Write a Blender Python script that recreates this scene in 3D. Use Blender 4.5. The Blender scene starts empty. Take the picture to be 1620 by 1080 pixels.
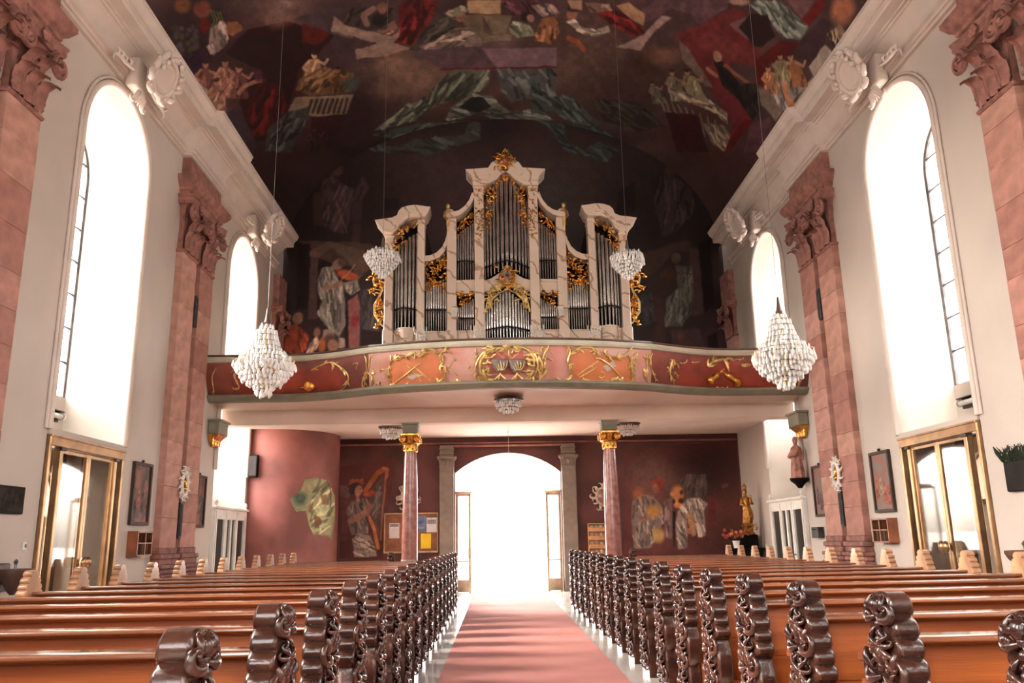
import bpy, math, random
import numpy as np
from mathutils import Vector, Matrix
from mathutils.geometry import tessellate_polygon
from mathutils.bvhtree import BVHTree
random.seed(7)
PI = math.pi
SC = bpy.context.scene
COL = SC.collection

# ------------------------------------------------------------------ camera
F_PX, PCX, PCY = 1300.0, 810.0, 540.0
CAM_POS = np.array([-0.4, 0.0, 1.6])
def cam_axes(vx=785.0, vy=853.0, roll=0.018):
    dx, dy = vx - PCX, vy - PCY
    c, s = math.cos(roll), math.sin(roll)
    ux, uy = c * dx - s * dy, s * dx + c * dy
    p = math.atan2(uy, F_PX)
    y = -math.atan2(ux * math.cos(p), F_PX)
    fw = np.array([math.sin(y) * math.cos(p), math.cos(y) * math.cos(p), math.sin(p)])
    rt = np.array([math.cos(y), -math.sin(y), 0.0])
    up = np.cross(rt, fw)
    return fw, c * rt - s * up, s * rt + c * up
FW, RT, UP = cam_axes()
cam_data = bpy.data.cameras.new('camera')
cam_data.sensor_width = 36.0
cam_data.sensor_fit = 'HORIZONTAL'
cam_data.lens = F_PX / 1620.0 * 36.0
cam_data.clip_end = 3000
cam = bpy.data.objects.new('camera', cam_data)
COL.objects.link(cam)
m = Matrix.Identity(4)
for i in range(3):
    m[i][0], m[i][1], m[i][2], m[i][3] = RT[i], UP[i], -FW[i], CAM_POS[i]
cam.matrix_world = m
SC.camera = cam

# ------------------------------------------------------------------ world, light, exposure
SC.view_settings.view_transform = 'Standard'
SC.view_settings.look = 'None'
SC.view_settings.gamma = 1.0
SC.view_settings.use_curve_mapping = False
SC.view_settings.exposure = 0.22
world = bpy.data.worlds.new('sky'); SC.world = world
world.use_nodes = True
wn = world.node_tree; wn.nodes.clear()
w_out = wn.nodes.new('ShaderNodeOutputWorld'); w_bg = wn.nodes.new('ShaderNodeBackground')
w_sky = wn.nodes.new('ShaderNodeTexSky'); w_hsv = wn.nodes.new('ShaderNodeHueSaturation')
w_sky.sky_type = 'NISHITA'; w_sky.sun_disc = False
w_sky.sun_elevation = math.radians(38); w_sky.sun_rotation = math.radians(-92)
w_sky.air_density = 1.0; w_sky.dust_density = 3.0; w_sky.ozone_density = 1.0
w_hsv.inputs['Saturation'].default_value = 0.22
w_mul = wn.nodes.new('ShaderNodeMixRGB'); w_mul.blend_type = 'MULTIPLY'; w_mul.inputs[0].default_value = 1
w_mul.inputs[2].default_value = (1.0, 0.91, 0.845, 1)
w_bg.inputs['Strength'].default_value = 4.6
wn.links.new(w_sky.outputs[0], w_hsv.inputs['Color']); wn.links.new(w_hsv.outputs[0], w_mul.inputs[1])
w_add = wn.nodes.new('ShaderNodeMixRGB'); w_add.blend_type = 'ADD'; w_add.inputs[0].default_value = 1
w_add.inputs[2].default_value = (.17, .155, .145, 1)      # even summer haze over the whole sky
wn.links.new(w_mul.outputs[0], w_add.inputs[1]); wn.links.new(w_add.outputs[0], w_bg.inputs['Color']); wn.links.new(w_bg.outputs[0], w_out.inputs['Surface'])

sun_d = bpy.data.lights.new('sun', 'SUN'); sun_d.energy = 7.0; sun_d.angle = math.radians(5); sun_d.color = (1.0, .92, .82)
sun = bpy.data.objects.new('sun', sun_d); COL.objects.link(sun)
sun.rotation_euler = Vector((.10, -1.0, -.50)).to_track_quat('-Z', 'Y').to_euler()
cy = SC.cycles
cy.max_bounces = 8; cy.diffuse_bounces = 4; cy.glossy_bounces = 4; cy.transmission_bounces = 6
cy.transparent_max_bounces = 12; cy.sample_clamp_indirect = 6.0; cy.caustics_reflective = False
cy.caustics_refractive = False; cy.blur_glossy = 1.0
try:
    cy.use_denoising = True
    cy.use_adaptive_sampling = True; cy.adaptive_threshold = 0.015
except Exception: pass

# ------------------------------------------------------------------ geometry helpers
def px_ray(px, py):
    d = FW + RT * (px - PCX) / F_PX - UP * (py - PCY) / F_PX
    return d / np.linalg.norm(d)
def at_y(px, py, Y):
    d = px_ray(px, py); return CAM_POS + d * ((Y - CAM_POS[1]) / d[1])
def at_x(px, py, X):
    d = px_ray(px, py); return CAM_POS + d * ((X - CAM_POS[0]) / d[0])
def to_px(P):
    d = np.asarray(P, float) - CAM_POS
    z = d @ FW
    return np.stack([PCX + F_PX * (d @ RT) / z, PCY - F_PX * (d @ UP) / z], -1)

class MB:
    """collects geometry, then links it as ONE mesh object"""
    def __init__(s): s.v = []; s.f = []
    def add(s, vs, fs):
        o = len(s.v); s.v.extend([tuple(map(float, p)) for p in vs]); s.f.extend([tuple(i + o for i in f) for f in fs]); return s
    def box(s, c, d, bev=0.0, rz=0.0, rx=0.0, ry=0.0):
        hx, hy, hz = d[0] / 2, d[1] / 2, d[2] / 2
        if bev <= 0:
            P = [(x, y, z) for x in (-hx, hx) for y in (-hy, hy) for z in (-hz, hz)]
            Fs = [(0, 1, 3, 2), (4, 6, 7, 5), (0, 4, 5, 1), (2, 3, 7, 6), (0, 2, 6, 4), (1, 5, 7, 3)]
        else:
            b = min(bev, hx * .9, hy * .9, hz * .9)
            P = []; Fs = []; idx = {}
            for sx in (-1, 1):
                for sy in (-1, 1):
                    for sz in (-1, 1):
                        for a in range(3):
                            q = [sx * hx, sy * hy, sz * hz]
                            for k in range(3):
                                if k != a: q[k] -= (sx, sy, sz)[k] * b
                            idx[(sx, sy, sz, a)] = len(P); P.append(tuple(q))
            for a in range(3):
                o1, o2 = [k for k in range(3) if k != a]
                for sg in (-1, 1):
                    loop = []
                    for (p, q) in ((-1, -1), (1, -1), (1, 1), (-1, 1)):
                        t = [0, 0, 0]; t[a] = sg; t[o1] = p; t[o2] = q; loop.append(idx[(t[0], t[1], t[2], a)])
                    Fs.append(tuple(loop if (sg > 0) == (a != 1) else loop[::-1]))
            for a in range(3):     # edges along axis a
                o1, o2 = [k for k in range(3) if k != a]
                for p in (-1, 1):
                    for q in (-1, 1):
                        l = []
                        for sg, w in ((-1, o1), (1, o1), (1, o2), (-1, o2)):
                            t = [0, 0, 0]; t[a] = sg; t[o1] = p; t[o2] = q; l.append(idx[(t[0], t[1], t[2], w)])
                        Fs.append(tuple(l if (p * q > 0) == (a != 1) else l[::-1]))
            for sx in (-1, 1):
                for sy in (-1, 1):
                    for sz in (-1, 1):
                        l = [idx[(sx, sy, sz, a)] for a in range(3)]
                        Fs.append(tuple(l if sx * sy * sz > 0 else l[::-1]))
        M = Matrix.Identity(3)
        if rz or rx or ry: M = (Matrix.Rotation(rz, 3, 'Z') @ Matrix.Rotation(ry, 3, 'Y') @ Matrix.Rotation(rx, 3, 'X'))
        return s.add([M @ Vector(p) + Vector(c) for p in P], Fs)
    def tube(s, path, r, n=6, cap=True, flat=None):
        P = [Vector(p) for p in path]; k = len(P)
        if k < 2: return s
        R = [r] * k if isinstance(r, (int, float)) else list(r)
        T = [(P[min(i + 1, k - 1)] - P[max(i - 1, 0)]) for i in range(k)]
        T = [t.normalized() if t.length > 1e-9 else Vector((0, 0, 1)) for t in T]
        a = Vector((0, 0, 1)) if abs(T[0].z) < .9 else Vector((1, 0, 0))
        if flat is not None: a = Vector(flat)
        u = (a - T[0] * a.dot(T[0])).normalized()
        V = []
        for i in range(k):
            if flat is not None: u = Vector(flat)
            u = u - T[i] * u.dot(T[i])
            u = u.normalized() if u.length > 1e-6 else T[i].orthogonal().normalized()
            w = T[i].cross(u)
            for j in range(n):
                an = 2 * PI * j / n
                V.append(P[i] + (u * math.cos(an) + w * math.sin(an)) * R[i])
        Fs = [(i * n + j, i * n + (j + 1) % n, (i + 1) * n + (j + 1) % n, (i + 1) * n + j) for i in range(k - 1) for j in range(n)]
        if cap:
            Fs.append(tuple(range(n))[::-1]); Fs.append(tuple((k - 1) * n + j for j in range(n)))
        return s.add(V, Fs)
    def lathe(s, c, prof, n=16, a0=0.0, a1=2 * PI, squash=(1, 1)):
        full = abs(a1 - a0 - 2 * PI) < 1e-6
        m_ = n if full else n + 1
        V = []
        for (r, z) in prof:
            for j in range(m_):
                an = a0 + (a1 - a0) * j / n
                V.append((c[0] + r * math.cos(an) * squash[0], c[1] + r * math.sin(an) * squash[1], c[2] + z))
        Fs = []
        for i in range(len(prof) - 1):
            for j in range(n):
                jn = (j + 1) % m_ if full else j + 1
                Fs.append((i * m_ + j, i * m_ + jn, (i + 1) * m_ + jn, (i + 1) * m_ + j))
        if full:
            if prof[0][0] > 1e-5: Fs.append(tuple(range(m_))[::-1])
            if prof[-1][0] > 1e-5: Fs.append(tuple((len(prof) - 1) * m_ + j for j in range(m_)))
        return s.add(V, Fs)
    def ball(s, c, r, n=8, m_=6):
        rr = (r, r, r) if isinstance(r, (int, float)) else r
        V = [(c[0], c[1], c[2] - rr[2])]; Fs = []
        for i in range(1, m_):
            t = PI * i / m_
            for j in range(n):
                V.append((c[0] + rr[0] * math.sin(t) * math.cos(2 * PI * j / n), c[1] + rr[1] * math.sin(t) * math.sin(2 * PI * j / n), c[2] - rr[2] * math.cos(t)))
        V.append((c[0], c[1], c[2] + rr[2])); L = len(V) - 1
        for j in range(n):
            Fs.append((0, 1 + (j + 1) % n, 1 + j)); Fs.append((L, L - n + j, L - n + (j + 1) % n))
        for i in range(m_ - 2):
            for j in range(n):
                a = 1 + i * n; Fs.append((a + j, a + (j + 1) % n, a + n + (j + 1) % n, a + n + j))
        return s.add(V, Fs)
    def prism(s, poly, fn, d0, d1, holes=()):
        """2-D outline (with holes) extruded between d0 and d1; fn(u, v, w) -> 3-D point"""
        loops = [list(poly)] + [list(h) for h in holes]
        flat = [p for l in loops for p in l]
        tris = tessellate_polygon([[Vector((p[0], p[1], 0)) for p in l] for l in loops])
        n = len(flat)
        V = [fn(p[0], p[1], d0) for p in flat] + [fn(p[0], p[1], d1) for p in flat]
        Fs = [tuple(t) for t in tris] + [tuple(i + n for i in reversed(t)) for t in tris]
        o = 0
        for l in loops:
            k = len(l)
            for i in range(k):
                j = (i + 1) % k
                Fs.append((o + i, o + j, o + j + n, o + i + n))
            o += k
        return s.add(V, Fs)
    def face(s, poly, fn, holes=()):
        loops = [list(poly)] + [list(h) for h in holes]
        flat = [p for l in loops for p in l]
        tris = tessellate_polygon([[Vector((p[0], p[1], 0)) for p in l] for l in loops])
        return s.add([fn(p[0], p[1]) for p in flat], [tuple(t) for t in tris])
    def loft(s, rows, closed=False):
        n = len(rows[0]); V = [p for r in rows for p in r]; Fs = []
        for i in range(len(rows) - 1):
            for j in range(n if closed else n - 1):
                k = (j + 1) % n
                Fs.append((i * n + j, i * n + k, (i + 1) * n + k, (i + 1) * n + j))
        return s.add(V, Fs)
    def merge(s, o, M=None):
        return s.add([M @ Vector(p) for p in o.v] if M is not None else o.v, o.f)
    def mesh(s, name, smooth=False, fix=True):
        me = bpy.data.meshes.new(name); me.from_pydata(s.v, [], s.f); me.update()
        if fix:
            import bmesh
            b = bmesh.new(); b.from_mesh(me); bmesh.ops.recalc_face_normals(b, faces=b.faces); b.to_mesh(me); b.free()
        if smooth: shade(me, smooth)
        return me
    def build(s, name, mat, parent=None, smooth=False, off=None, fix=True):
        if off is None and parent is not None: off = parent.get('_base')
        if off is not None:
            s.v = [(p[0] - off[0], p[1] - off[1], p[2] - off[2]) for p in s.v]
        return link(name, s.mesh(name, smooth, fix), mat, parent)

def shade(me, ang=40):
    ang = 40 if ang is True else ang
    me.polygons.foreach_set('use_smooth', [True] * len(me.polygons))
    try: me.set_sharp_from_angle(angle=math.radians(ang))
    except Exception: pass
def link(name, me, mat, parent=None, M=None):
    o = bpy.data.objects.new(name, me)
    if mat is not None and len(me.materials) == 0: me.materials.append(mat)
    COL.objects.link(o)
    if parent is not None: o.parent = parent
    if M is not None: o.matrix_basis = M
    return o
def tag(o, label=None, cat=None, group=None, kind=None):
    if label: o['label'] = label
    if cat: o['category'] = cat
    if group: o['group'] = group
    if kind: o['kind'] = kind
    return o
BASES = []
def thing(name, loc=(0, 0, 0), label=None, cat=None, group=None, kind=None, rz=0.0):
    o = bpy.data.objects.new(name, None); COL.objects.link(o)
    o.location = loc; o.rotation_euler = (0, 0, rz); o.empty_display_size = .2
    o['_base'] = [float(c) for c in loc]; BASES.append(o)
    return tag(o, label, cat, group, kind)
def copy_tree(o, parent=None):
    c = o.copy(); COL.objects.link(c); c.parent = parent
    for ch in list(o.children): copy_tree(ch, c)
    return c
def turtle(x, y, h, segs, n=8):
    """curve of segments (length, curvature0, curvature1); returns 2-D points"""
    P = [(x, y)]
    for (L, k0, k1) in segs:
        for i in range(n):
            t = (i + .5) / n
            h += (k0 + (k1 - k0) * t) * L / n
            x += math.cos(h) * L / n; y += math.sin(h) * L / n
            P.append((x, y))
    return P
def taper(n, r0, rm, r1, pk=.35):
    out = []
    for i in range(n):
        t = i / (n - 1)
        out.append(r0 + (rm - r0) * math.sin(min(t / pk, 1) * PI / 2) if t < pk else rm + (r1 - rm) * ((t - pk) / (1 - pk)) ** 1.2)
    return out
def plane_fn(O, U, V, N):
    O, U, V, N = Vector(O), Vector(U), Vector(V), Vector(N)
    return lambda u, v, w=0.0: O + U * u + V * v + N * w

# ------------------------------------------------------------------ noise for painted surfaces
_rng = np.random.default_rng(3)
_lat = _rng.random((256, 256))
def vnoise(x, y):
    xi = np.floor(x).astype(int); yi = np.floor(y).astype(int)
    fx = x - xi; fy = y - yi
    fx = fx * fx * (3 - 2 * fx); fy = fy * fy * (3 - 2 * fy)
    g = lambda a, b: _lat[a % 256, b % 256]
    return (g(xi, yi) * (1 - fx) + g(xi + 1, yi) * fx) * (1 - fy) + (g(xi, yi + 1) * (1 - fx) + g(xi + 1, yi + 1) * fx) * fy
def fbm(x, y, o=4):
    r = 0; a = .5; t = 0
    for i in range(o):
        r = r + a * vnoise(x * 2 ** i + 17.3 * i, y * 2 ** i + 5.1 * i); t += a; a *= .5
    return r / t
def lin(c):
    c = np.asarray(c, float)
    return np.where(c <= .04045, c / 12.92, ((c + .055) / 1.055) ** 2.4)

# ------------------------------------------------------------------ materials
MATS = {}
def pm(name, col, rough=.6, var=.12, scale=4.0, bump=0.0, bscale=None, metal=0.0, coat=0.0, stretch=(1, 1, 1), col2=None, spec=None, sharp=None, world=False, detail=5):
    if name in MATS: return MATS[name]
    mt = bpy.data.materials.new(name); mt.use_nodes = True
    nt = mt.node_tree; N = nt.nodes; b = N['Principled BSDF']
    tc = N.new('ShaderNodeTexCoord'); mp = N.new('ShaderNodeMapping'); mp.inputs['Scale'].default_value = stretch
    if world:
        ge = N.new('ShaderNodeNewGeometry'); nt.links.new(ge.outputs['Position'], mp.inputs[0])
    else: nt.links.new(tc.outputs['Object'], mp.inputs[0])
    nz = N.new('ShaderNodeTexNoise'); nz.inputs['Scale'].default_value = scale; nz.inputs['Detail'].default_value = detail
    nt.links.new(mp.outputs[0], nz.inputs['Vector'])
    rp = N.new('ShaderNodeValToRGB')
    c = np.array(col[:3], float); d = np.array(col2[:3], float) if col2 is not None else c * (1 - 2 * var)
    e = c if col2 is not None else np.minimum(c * (1 + var), 1)
    lo, hi = (.35, .65) if sharp is None else sharp
    rp.color_ramp.elements[0].position = lo; rp.color_ramp.elements[1].position = hi
    rp.color_ramp.elements[0].color = (*d, 1); rp.color_ramp.elements[1].color = (*e, 1)
    nt.links.new(nz.outputs[0], rp.inputs[0]); nt.links.new(rp.outputs[0], b.inputs['Base Color'])
    b.inputs['Roughness'].default_value = rough; b.inputs['Metallic'].default_value = metal
    if coat: b.inputs['Coat Weight'].default_value = coat; b.inputs['Coat Roughness'].default_value = .12
    if spec is not None: b.inputs['Specular IOR Level'].default_value = spec
    if bump:
        bp = N.new('ShaderNodeBump'); bp.inputs['Strength'].default_value = bump; bp.inputs['Distance'].default_value = .02
        n2 = N.new('ShaderNodeTexNoise'); n2.inputs['Scale'].default_value = bscale or scale * 6; n2.inputs['Detail'].default_value = 6
        nt.links.new(mp.outputs[0], n2.inputs['Vector']); nt.links.new(n2.outputs[0], bp.inputs['Height']); nt.links.new(bp.outputs[0], b.inputs['Normal'])
    MATS[name] = mt; return mt
def paint_mat(name, rough=.85):
    """reads the fresco colours that are stored on the mesh"""
    mt = bpy.data.materials.new(name); mt.use_nodes = True
    nt = mt.node_tree; N = nt.nodes; b = N['Principled BSDF']
    at = N.new('ShaderNodeAttribute'); at.attribute_name = 'paint'
    ge = N.new('ShaderNodeNewGeometry'); nz = N.new('ShaderNodeTexNoise'); nz.inputs['Scale'].default_value = 9; nz.inputs['Detail'].default_value = 8
    rp = N.new('ShaderNodeMapRange'); rp.inputs[3].default_value = .72; rp.inputs[4].default_value = 1.28
    mx = N.new('ShaderNodeVectorMath'); mx.operation = 'SCALE'
    nt.links.new(ge.outputs['Position'], nz.inputs['Vector']); nt.links.new(nz.outputs[0], rp.inputs[0])
    nt.links.new(at.outputs['Color'], mx.inputs[0]); nt.links.new(rp.outputs[0], mx.inputs['Scale']); nt.links.new(mx.outputs[0], b.inputs['Base Color'])
    b.inputs['Roughness'].default_value = rough; b.inputs['Specular IOR Level'].default_value = .25
    return mt
def veined(name, base, vein, scale=1.5, rough=.3):
    mt = bpy.data.materials.new(name); mt.use_nodes = True
    nt = mt.node_tree; N = nt.nodes; b = N['Principled BSDF']
    tc = N.new('ShaderNodeTexCoord'); wv = N.new('ShaderNodeTexWave'); wv.inputs['Scale'].default_value = scale
    wv.inputs['Distortion'].default_value = 9; wv.inputs['Detail'].default_value = 5; wv.bands_direction = 'DIAGONAL'
    rp = N.new('ShaderNodeValToRGB'); E = rp.color_ramp.elements
    E[0].position = .0; E[0].color = (*vein, 1); E[1].position = .07; E[1].color = (*base, 1)
    nt.links.new(tc.outputs['Object'], wv.inputs['Vector']); nt.links.new(wv.outputs['Color'], rp.inputs[0])
    nz = N.new('ShaderNodeTexNoise'); nz.inputs['Scale'].default_value = 2.2; nz.inputs['Detail'].default_value = 4
    mx = N.new('ShaderNodeMixRGB'); mx.blend_type = 'MULTIPLY'; mx.inputs[0].default_value = .5
    nt.links.new(tc.outputs['Object'], nz.inputs['Vector'])
    r2 = N.new('ShaderNodeValToRGB'); r2.color_ramp.elements[0].color = (.84, .75, .67, 1); r2.color_ramp.elements[1].color = (1, 1, 1, 1)
    nt.links.new(nz.outputs[0], r2.inputs[0]); nt.links.new(rp.outputs[0], mx.inputs[1]); nt.links.new(r2.outputs[0], mx.inputs[2])
    nt.links.new(mx.outputs[0], b.inputs['Base Color']); b.inputs['Roughness'].default_value = rough
    MATS[name] = mt; return mt
def thin_glass(name, tint=(1, 1, 1), refl=.12, frost=0.0):
    mt = bpy.data.materials.new(name); mt.use_nodes = True
    nt = mt.node_tree; N = nt.nodes; N.clear()
    o = N.new('ShaderNodeOutputMaterial'); t = N.new('ShaderNodeBsdfTransparent'); g = N.new('ShaderNodeBsdfGlossy'); mx = N.new('ShaderNodeMixShader')
    t.inputs[0].default_value = (*tint, 1); g.inputs['Roughness'].default_value = .04; mx.inputs[0].default_value = refl
    nz = N.new('ShaderNodeTexNoise'); nz.inputs['Scale'].default_value = 1.3
    mr = N.new('ShaderNodeMapRange'); mr.inputs[3].default_value = refl * .7; mr.inputs[4].default_value = refl * 1.3
    nt.links.new(nz.outputs[0], mr.inputs[0]); nt.links.new(mr.outputs[0], mx.inputs[0])
    nt.links.new(t.outputs[0], mx.inputs[1]); nt.links.new(g.outputs[0], mx.inputs[2]); nt.links.new(mx.outputs[0], o.inputs[0])
    MATS[name] = mt; return mt

PLASTER = pm('wall_plaster', (.51, .445, .39), .85, .05, .5, .10, 14, world=True)
REVEAL = pm('reveal_plaster', (.78, .72, .64), .85, .05, .8, .06, 14, world=True)
STUCCO = pm('stucco', (.60, .51, .45), .75, .04, 2.0, .12, 20)
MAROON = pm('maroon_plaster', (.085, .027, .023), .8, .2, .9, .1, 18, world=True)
GALLERY_CEIL = pm('gallery_ceiling_plaster', (.70, .56, .47), .8, .06, .6, .05, 10, world=True)
GOLD = pm('gilding', (.74, .35, .07), .27, .25, 7, .25, 30, metal=.85)
GOLD_PALE = pm('pale_gilding', (.86, .60, .24), .32, .2, 8, .2, 30, metal=.7)
BRASS = pm('brass', (.38, .225, .115), .32, .15, 3, metal=.85)
SANDSTONES = [pm('sandstone_%s' % n, c, .8, .12, 3.0, .25, 40) for n, c in
              (('rose', (.41, .20, .155)), ('pale', (.47, .25, .20)), ('deep', (.34, .155, .12)), ('tan', (.43, .225, .17)))]
SAND_CARVED = pm('sandstone_carved', (.25, .105, .082), .8, .2, 5.0, .5, 30)
GREYGREEN = pm('grey_green_paint', (.20, .185, .13), .6, .10, 3, .1)
WOOD = pm('honey_oak', (.46, .125, .026), .33, .2, 2.2, .08, 30, stretch=(.25, 2, 6), col2=(.30, .068, .014), coat=.2)
WOOD_RAIL = pm('oak_rail', (.25, .070, .017), .22, .2, 2.2, .06, 30, stretch=(.2, 3, 5), col2=(.16, .042, .011), coat=1.0)
WOOD_DARK = pm('dark_carved_oak', (.072, .026, .015), .25, .3, 5, .12, 40, col2=(.028, .010, .007), coat=.35)
WOOD_END_LIT = pm('oak_end_lit', (.56, .29, .145), .35, .2, 4, .1, 30, coat=.3)  # paler oak: strong light on the wall ends is put into the colour
MARBLE = veined('cream_marble', (.86, .72, .60), (.46, .30, .20), .9, .28)
PIPE = pm('tin_pipe', (.86, .84, .81), .27, .12, 3, metal=1.0)
BLACK = pm('blackened_wood', (.010, .008, .007), .85, .2, 4, spec=.08)
WHITE = pm('white_paint', (.74, .70, .64), .5, .05, 3)
GLASS = thin_glass('window_glass', (.96, .97, .96), .06)
GLASS_DOOR = thin_glass('door_glass', (.70, .64, .58), .10)
LEAD = pm('lead_came', (.10, .09, .09), .5, .2, 6, metal=.5)
IRON = pm('dark_iron', (.05, .045, .042), .5, .2, 6, metal=.6)

# ================================================================== THE SETTING
W, WB = 7.55, 8.55            # nave wall plane, back of the window niches
NICHES = (-1.4, 6.6, 14.6, 22.6)
HF, HB = 1.36, 1.00           # half widths of a niche at the front and at the glass
Y0, Y1 = -6.0, 26.8
ZS, ZTOP = 8.84, 11.6
VA, VB, VZ = 7.45, 4.95, 11.3 # vault half span, rise, springing height

def arch(yc, h, zs, rise=None, n=20):
    rise = h if rise is None else rise
    return [(yc - h * math.cos(PI * i / n), zs + rise * math.sin(PI * i / n)) for i in range(n + 1)]
def niche_front(yc): return [(yc - HF, 0.0)] + arch(yc, HF, ZS) + [(yc + HF, 0.0)]
def niche_back(yc): return [(yc - HB, 0.0)] + arch(yc, HB, 8.75) + [(yc + HB, 0.0)]

# floor and ground
FLOOR_M = pm('pale_stone_floor', (.70, .64, .58), .16, .08, 1.1, .04, 20, world=True, coat=.4)
fl = MB(); fl.box((0, (Y0 + 27.6) / 2, -.15), (2 * 8.8, 27.6 - Y0, .3))
tag(fl.build('floor', FLOOR_M), 'pale polished stone church floor beside the red runner', kind='structure')
gr = MB(); gr.box((0, 60, -.40), (2600, 2600, .3))
tag(gr.build('ground', pm('sunlit_paving', (.86, .82, .77), .9, .06, .3, world=True)), 'pale paving outside the church doors', kind='structure')

windows_done = []
for s, side in ((-1, 'left'), (1, 'right')):
    fn = lambda y, z, w=0.0, s=s: (s * (W + w), y, z)
    wall = MB()
    poly = [(Y0, 0)]
    for yc in NICHES: poly += niche_front(yc)
    poly += [(Y1 + .5, 0), (Y1 + .5, ZTOP), (Y0, ZTOP)]
    wall.face(poly, lambda y, z: fn(y, z))
    wall.add([fn(Y0, 0, 1.2), fn(Y0, ZTOP + 3, 1.2), fn(Y1 + .5, ZTOP + 3, 1.2), fn(Y1 + .5, 0, 1.2)], [])
    wo = tag(wall.build('wall_' + side, PLASTER, fix=False), 'grey plastered nave wall on the %s with tall arched window niches' % side, kind='structure')
    for i, yc in enumerate(NICHES):
        rv = MB(); a, b = niche_front(yc), niche_back(yc)
        rv.loft([[fn(p[0], p[1], 0) for p in a], [fn(p[0], p[1], WB - W) for p in b]])
        rv.build('window_reveal', REVEAL, wo, smooth=50, fix=False)
        pn = MB(); sill = 3.2 if (i == 3 and s < 0) else 4.35
        if i == 2:   # niche with a street door
            out = [(yc - HB - .3, 0), (yc - .8, 0)] + arch(yc, .8, 2.55, .5, 12) + [(yc + .8, 0), (yc + HB + .3, 0), (yc + HB + .3, sill), (yc - HB - .3, sill)]
            pn.prism(out, fn, WB - W, WB - W + .25)
        else:
            pn.prism([(yc - HB - .3, 0), (yc + HB + .3, 0), (yc + HB + .3, sill), (yc - HB - .3, sill)], fn, WB - W, WB - W + .25)
        pn.build('sill_panel', PLASTER, wo)
        # outer wall ring around the glass so that no light leaks past
        ring = MB(); go = [(yc - HB, sill)] + arch(yc, HB, 8.75) + [(yc + HB, sill)]
        ring.prism([(yc - 4.0, sill), (yc - 4.0, ZTOP + 1), (yc + 4.0, ZTOP + 1), (yc + 4.0, sill)] if False else
                   [(yc - 4.0, sill)] + [(yc - HB, sill)] + arch(yc, HB, 8.75) + [(yc + HB, sill)] + [(yc + 4.0, sill), (yc + 4.0, ZTOP + 1), (yc - 4.0, ZTOP + 1)],
                   fn, WB - W + .02, WB - W + .14)
        ring.build('outer_wall', REVEAL, wo)
        md = MB()
        path = [fn(p[0], p[1], -.015) for p in niche_front(yc) if p[1] > 0] ; path = [fn(yc - HF, 3.45, -.015)] + path + [fn(yc + HF, 3.45, -.015)]
        md.tube(path, .062, 8); md.tube([(p[0] - s * .01, p[1] + (.10 if p[1] > yc else -.10) * (1 if p[2] < ZS else abs(p[1] - yc) / HF), p[2] + (.10 * (p[2] - ZS) / HF if p[2] > ZS else 0)) for p in path], .03, 6)
        md.build('window_moulding', STUCCO, wo, smooth=60)
        # window with its panes
        x = WB - W + .06
        wname = 'window_%d' % (len(windows_done) + 1)
        wi = thing(wname, (s * (W + x), yc, sill), None, None, None, 'structure'); windows_done.append(wi)
        outline = [(yc - HB, sill)] + arch(yc, HB, 8.75) + [(yc + HB, sill)]
        fr = MB(); fr.tube([fn(p[0], p[1], x) for p in outline] + [fn(yc - HB, sill, x)], .05, 6)
        fr.build('window_frame', LEAD, wi)
        zs = [sill + (9.75 - sill) * k / 8 for k in range(9)]
        def halfw(z): return HB if z <= 8.75 else math.sqrt(max(HB * HB - (z - 8.75) ** 2, 0))
        if i >= 2:
            for k in range(1, 8):
                h = halfw(zs[k]); br = MB(); br.box(fn(yc, zs[k], x), (.03, 2 * h, .035)); br.build('glazing_bar', LEAD, wi)
            for q in (-.34, .34):
                zt = 8.75 + math.sqrt(HB * HB - q * q); br = MB(); br.box(fn(yc + q, (sill + zt) / 2, x), (.02, .022, zt - sill)); br.build('glazing_bar', LEAD, wi)
            for k in range(8):
                za, zb = zs[k], zs[k + 1]
                for (qa, qb) in ((-1, -.34), (-.34, .34), (.34, 1)):
                    pts = []
                    for t in range(7):
                        z = za + (zb - za) * t / 6; h = halfw(z); pts.append((max(-h, min(h, qb)), z))
                    for t in range(6, -1, -1):
                        z = za + (zb - za) * t / 6; h = halfw(z); pts.append((max(-h, min(h, qa)), z))
                    if max(p[0] for p in pts) - min(p[0] for p in pts) < .05 or abs(halfw(za)) <= abs(qa if qb > 0 and qa > 0 else (qb if qb < 0 else 0)) + .02: continue
                    pp = [(yc + p[0], p[1]) for p in pts]
                    cl = [pp[0]]
                    for p in pp[1:]:
                        if abs(p[0] - cl[-1][0]) + abs(p[1] - cl[-1][1]) > 1e-4: cl.append(p)
                    g = MB(); g.add([fn(p[0], p[1], x) for p in cl], [tuple(range(len(cl)))]); g.build('pane', GLASS, wi, fix=False)
        else:
            g = MB(); g.face(outline, lambda y, z: fn(y, z, x)); g.build('pane', GLASS, wi, fix=False)
        # daylight portal just outside the glass
        ld = bpy.data.lights.new('daylight_portal', 'AREA'); ld.shape = 'RECTANGLE'; ld.size = 2.1; ld.size_y = 5.6
        ld.cycles.is_portal = True
        lo = bpy.data.objects.new('daylight_portal', ld); COL.objects.link(lo)
        ld.size_y = 9.95 - sill; lo.location = (s * (W + x + .15), yc, (sill + 9.75) / 2)
        lo.rotation_euler = (PI / 2, 0, PI / 2 if s > 0 else -PI / 2)
ld = bpy.data.lights.new('daylight_portal', 'AREA'); ld.shape = 'RECTANGLE'; ld.size = 3.4; ld.size_y = 4.3; ld.cycles.is_portal = True
lo = bpy.data.objects.new('daylight_portal', ld); COL.objects.link(lo); lo.location = (0, 27.45, 2.15); lo.rotation_euler = (-PI / 2, 0, 0)
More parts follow.
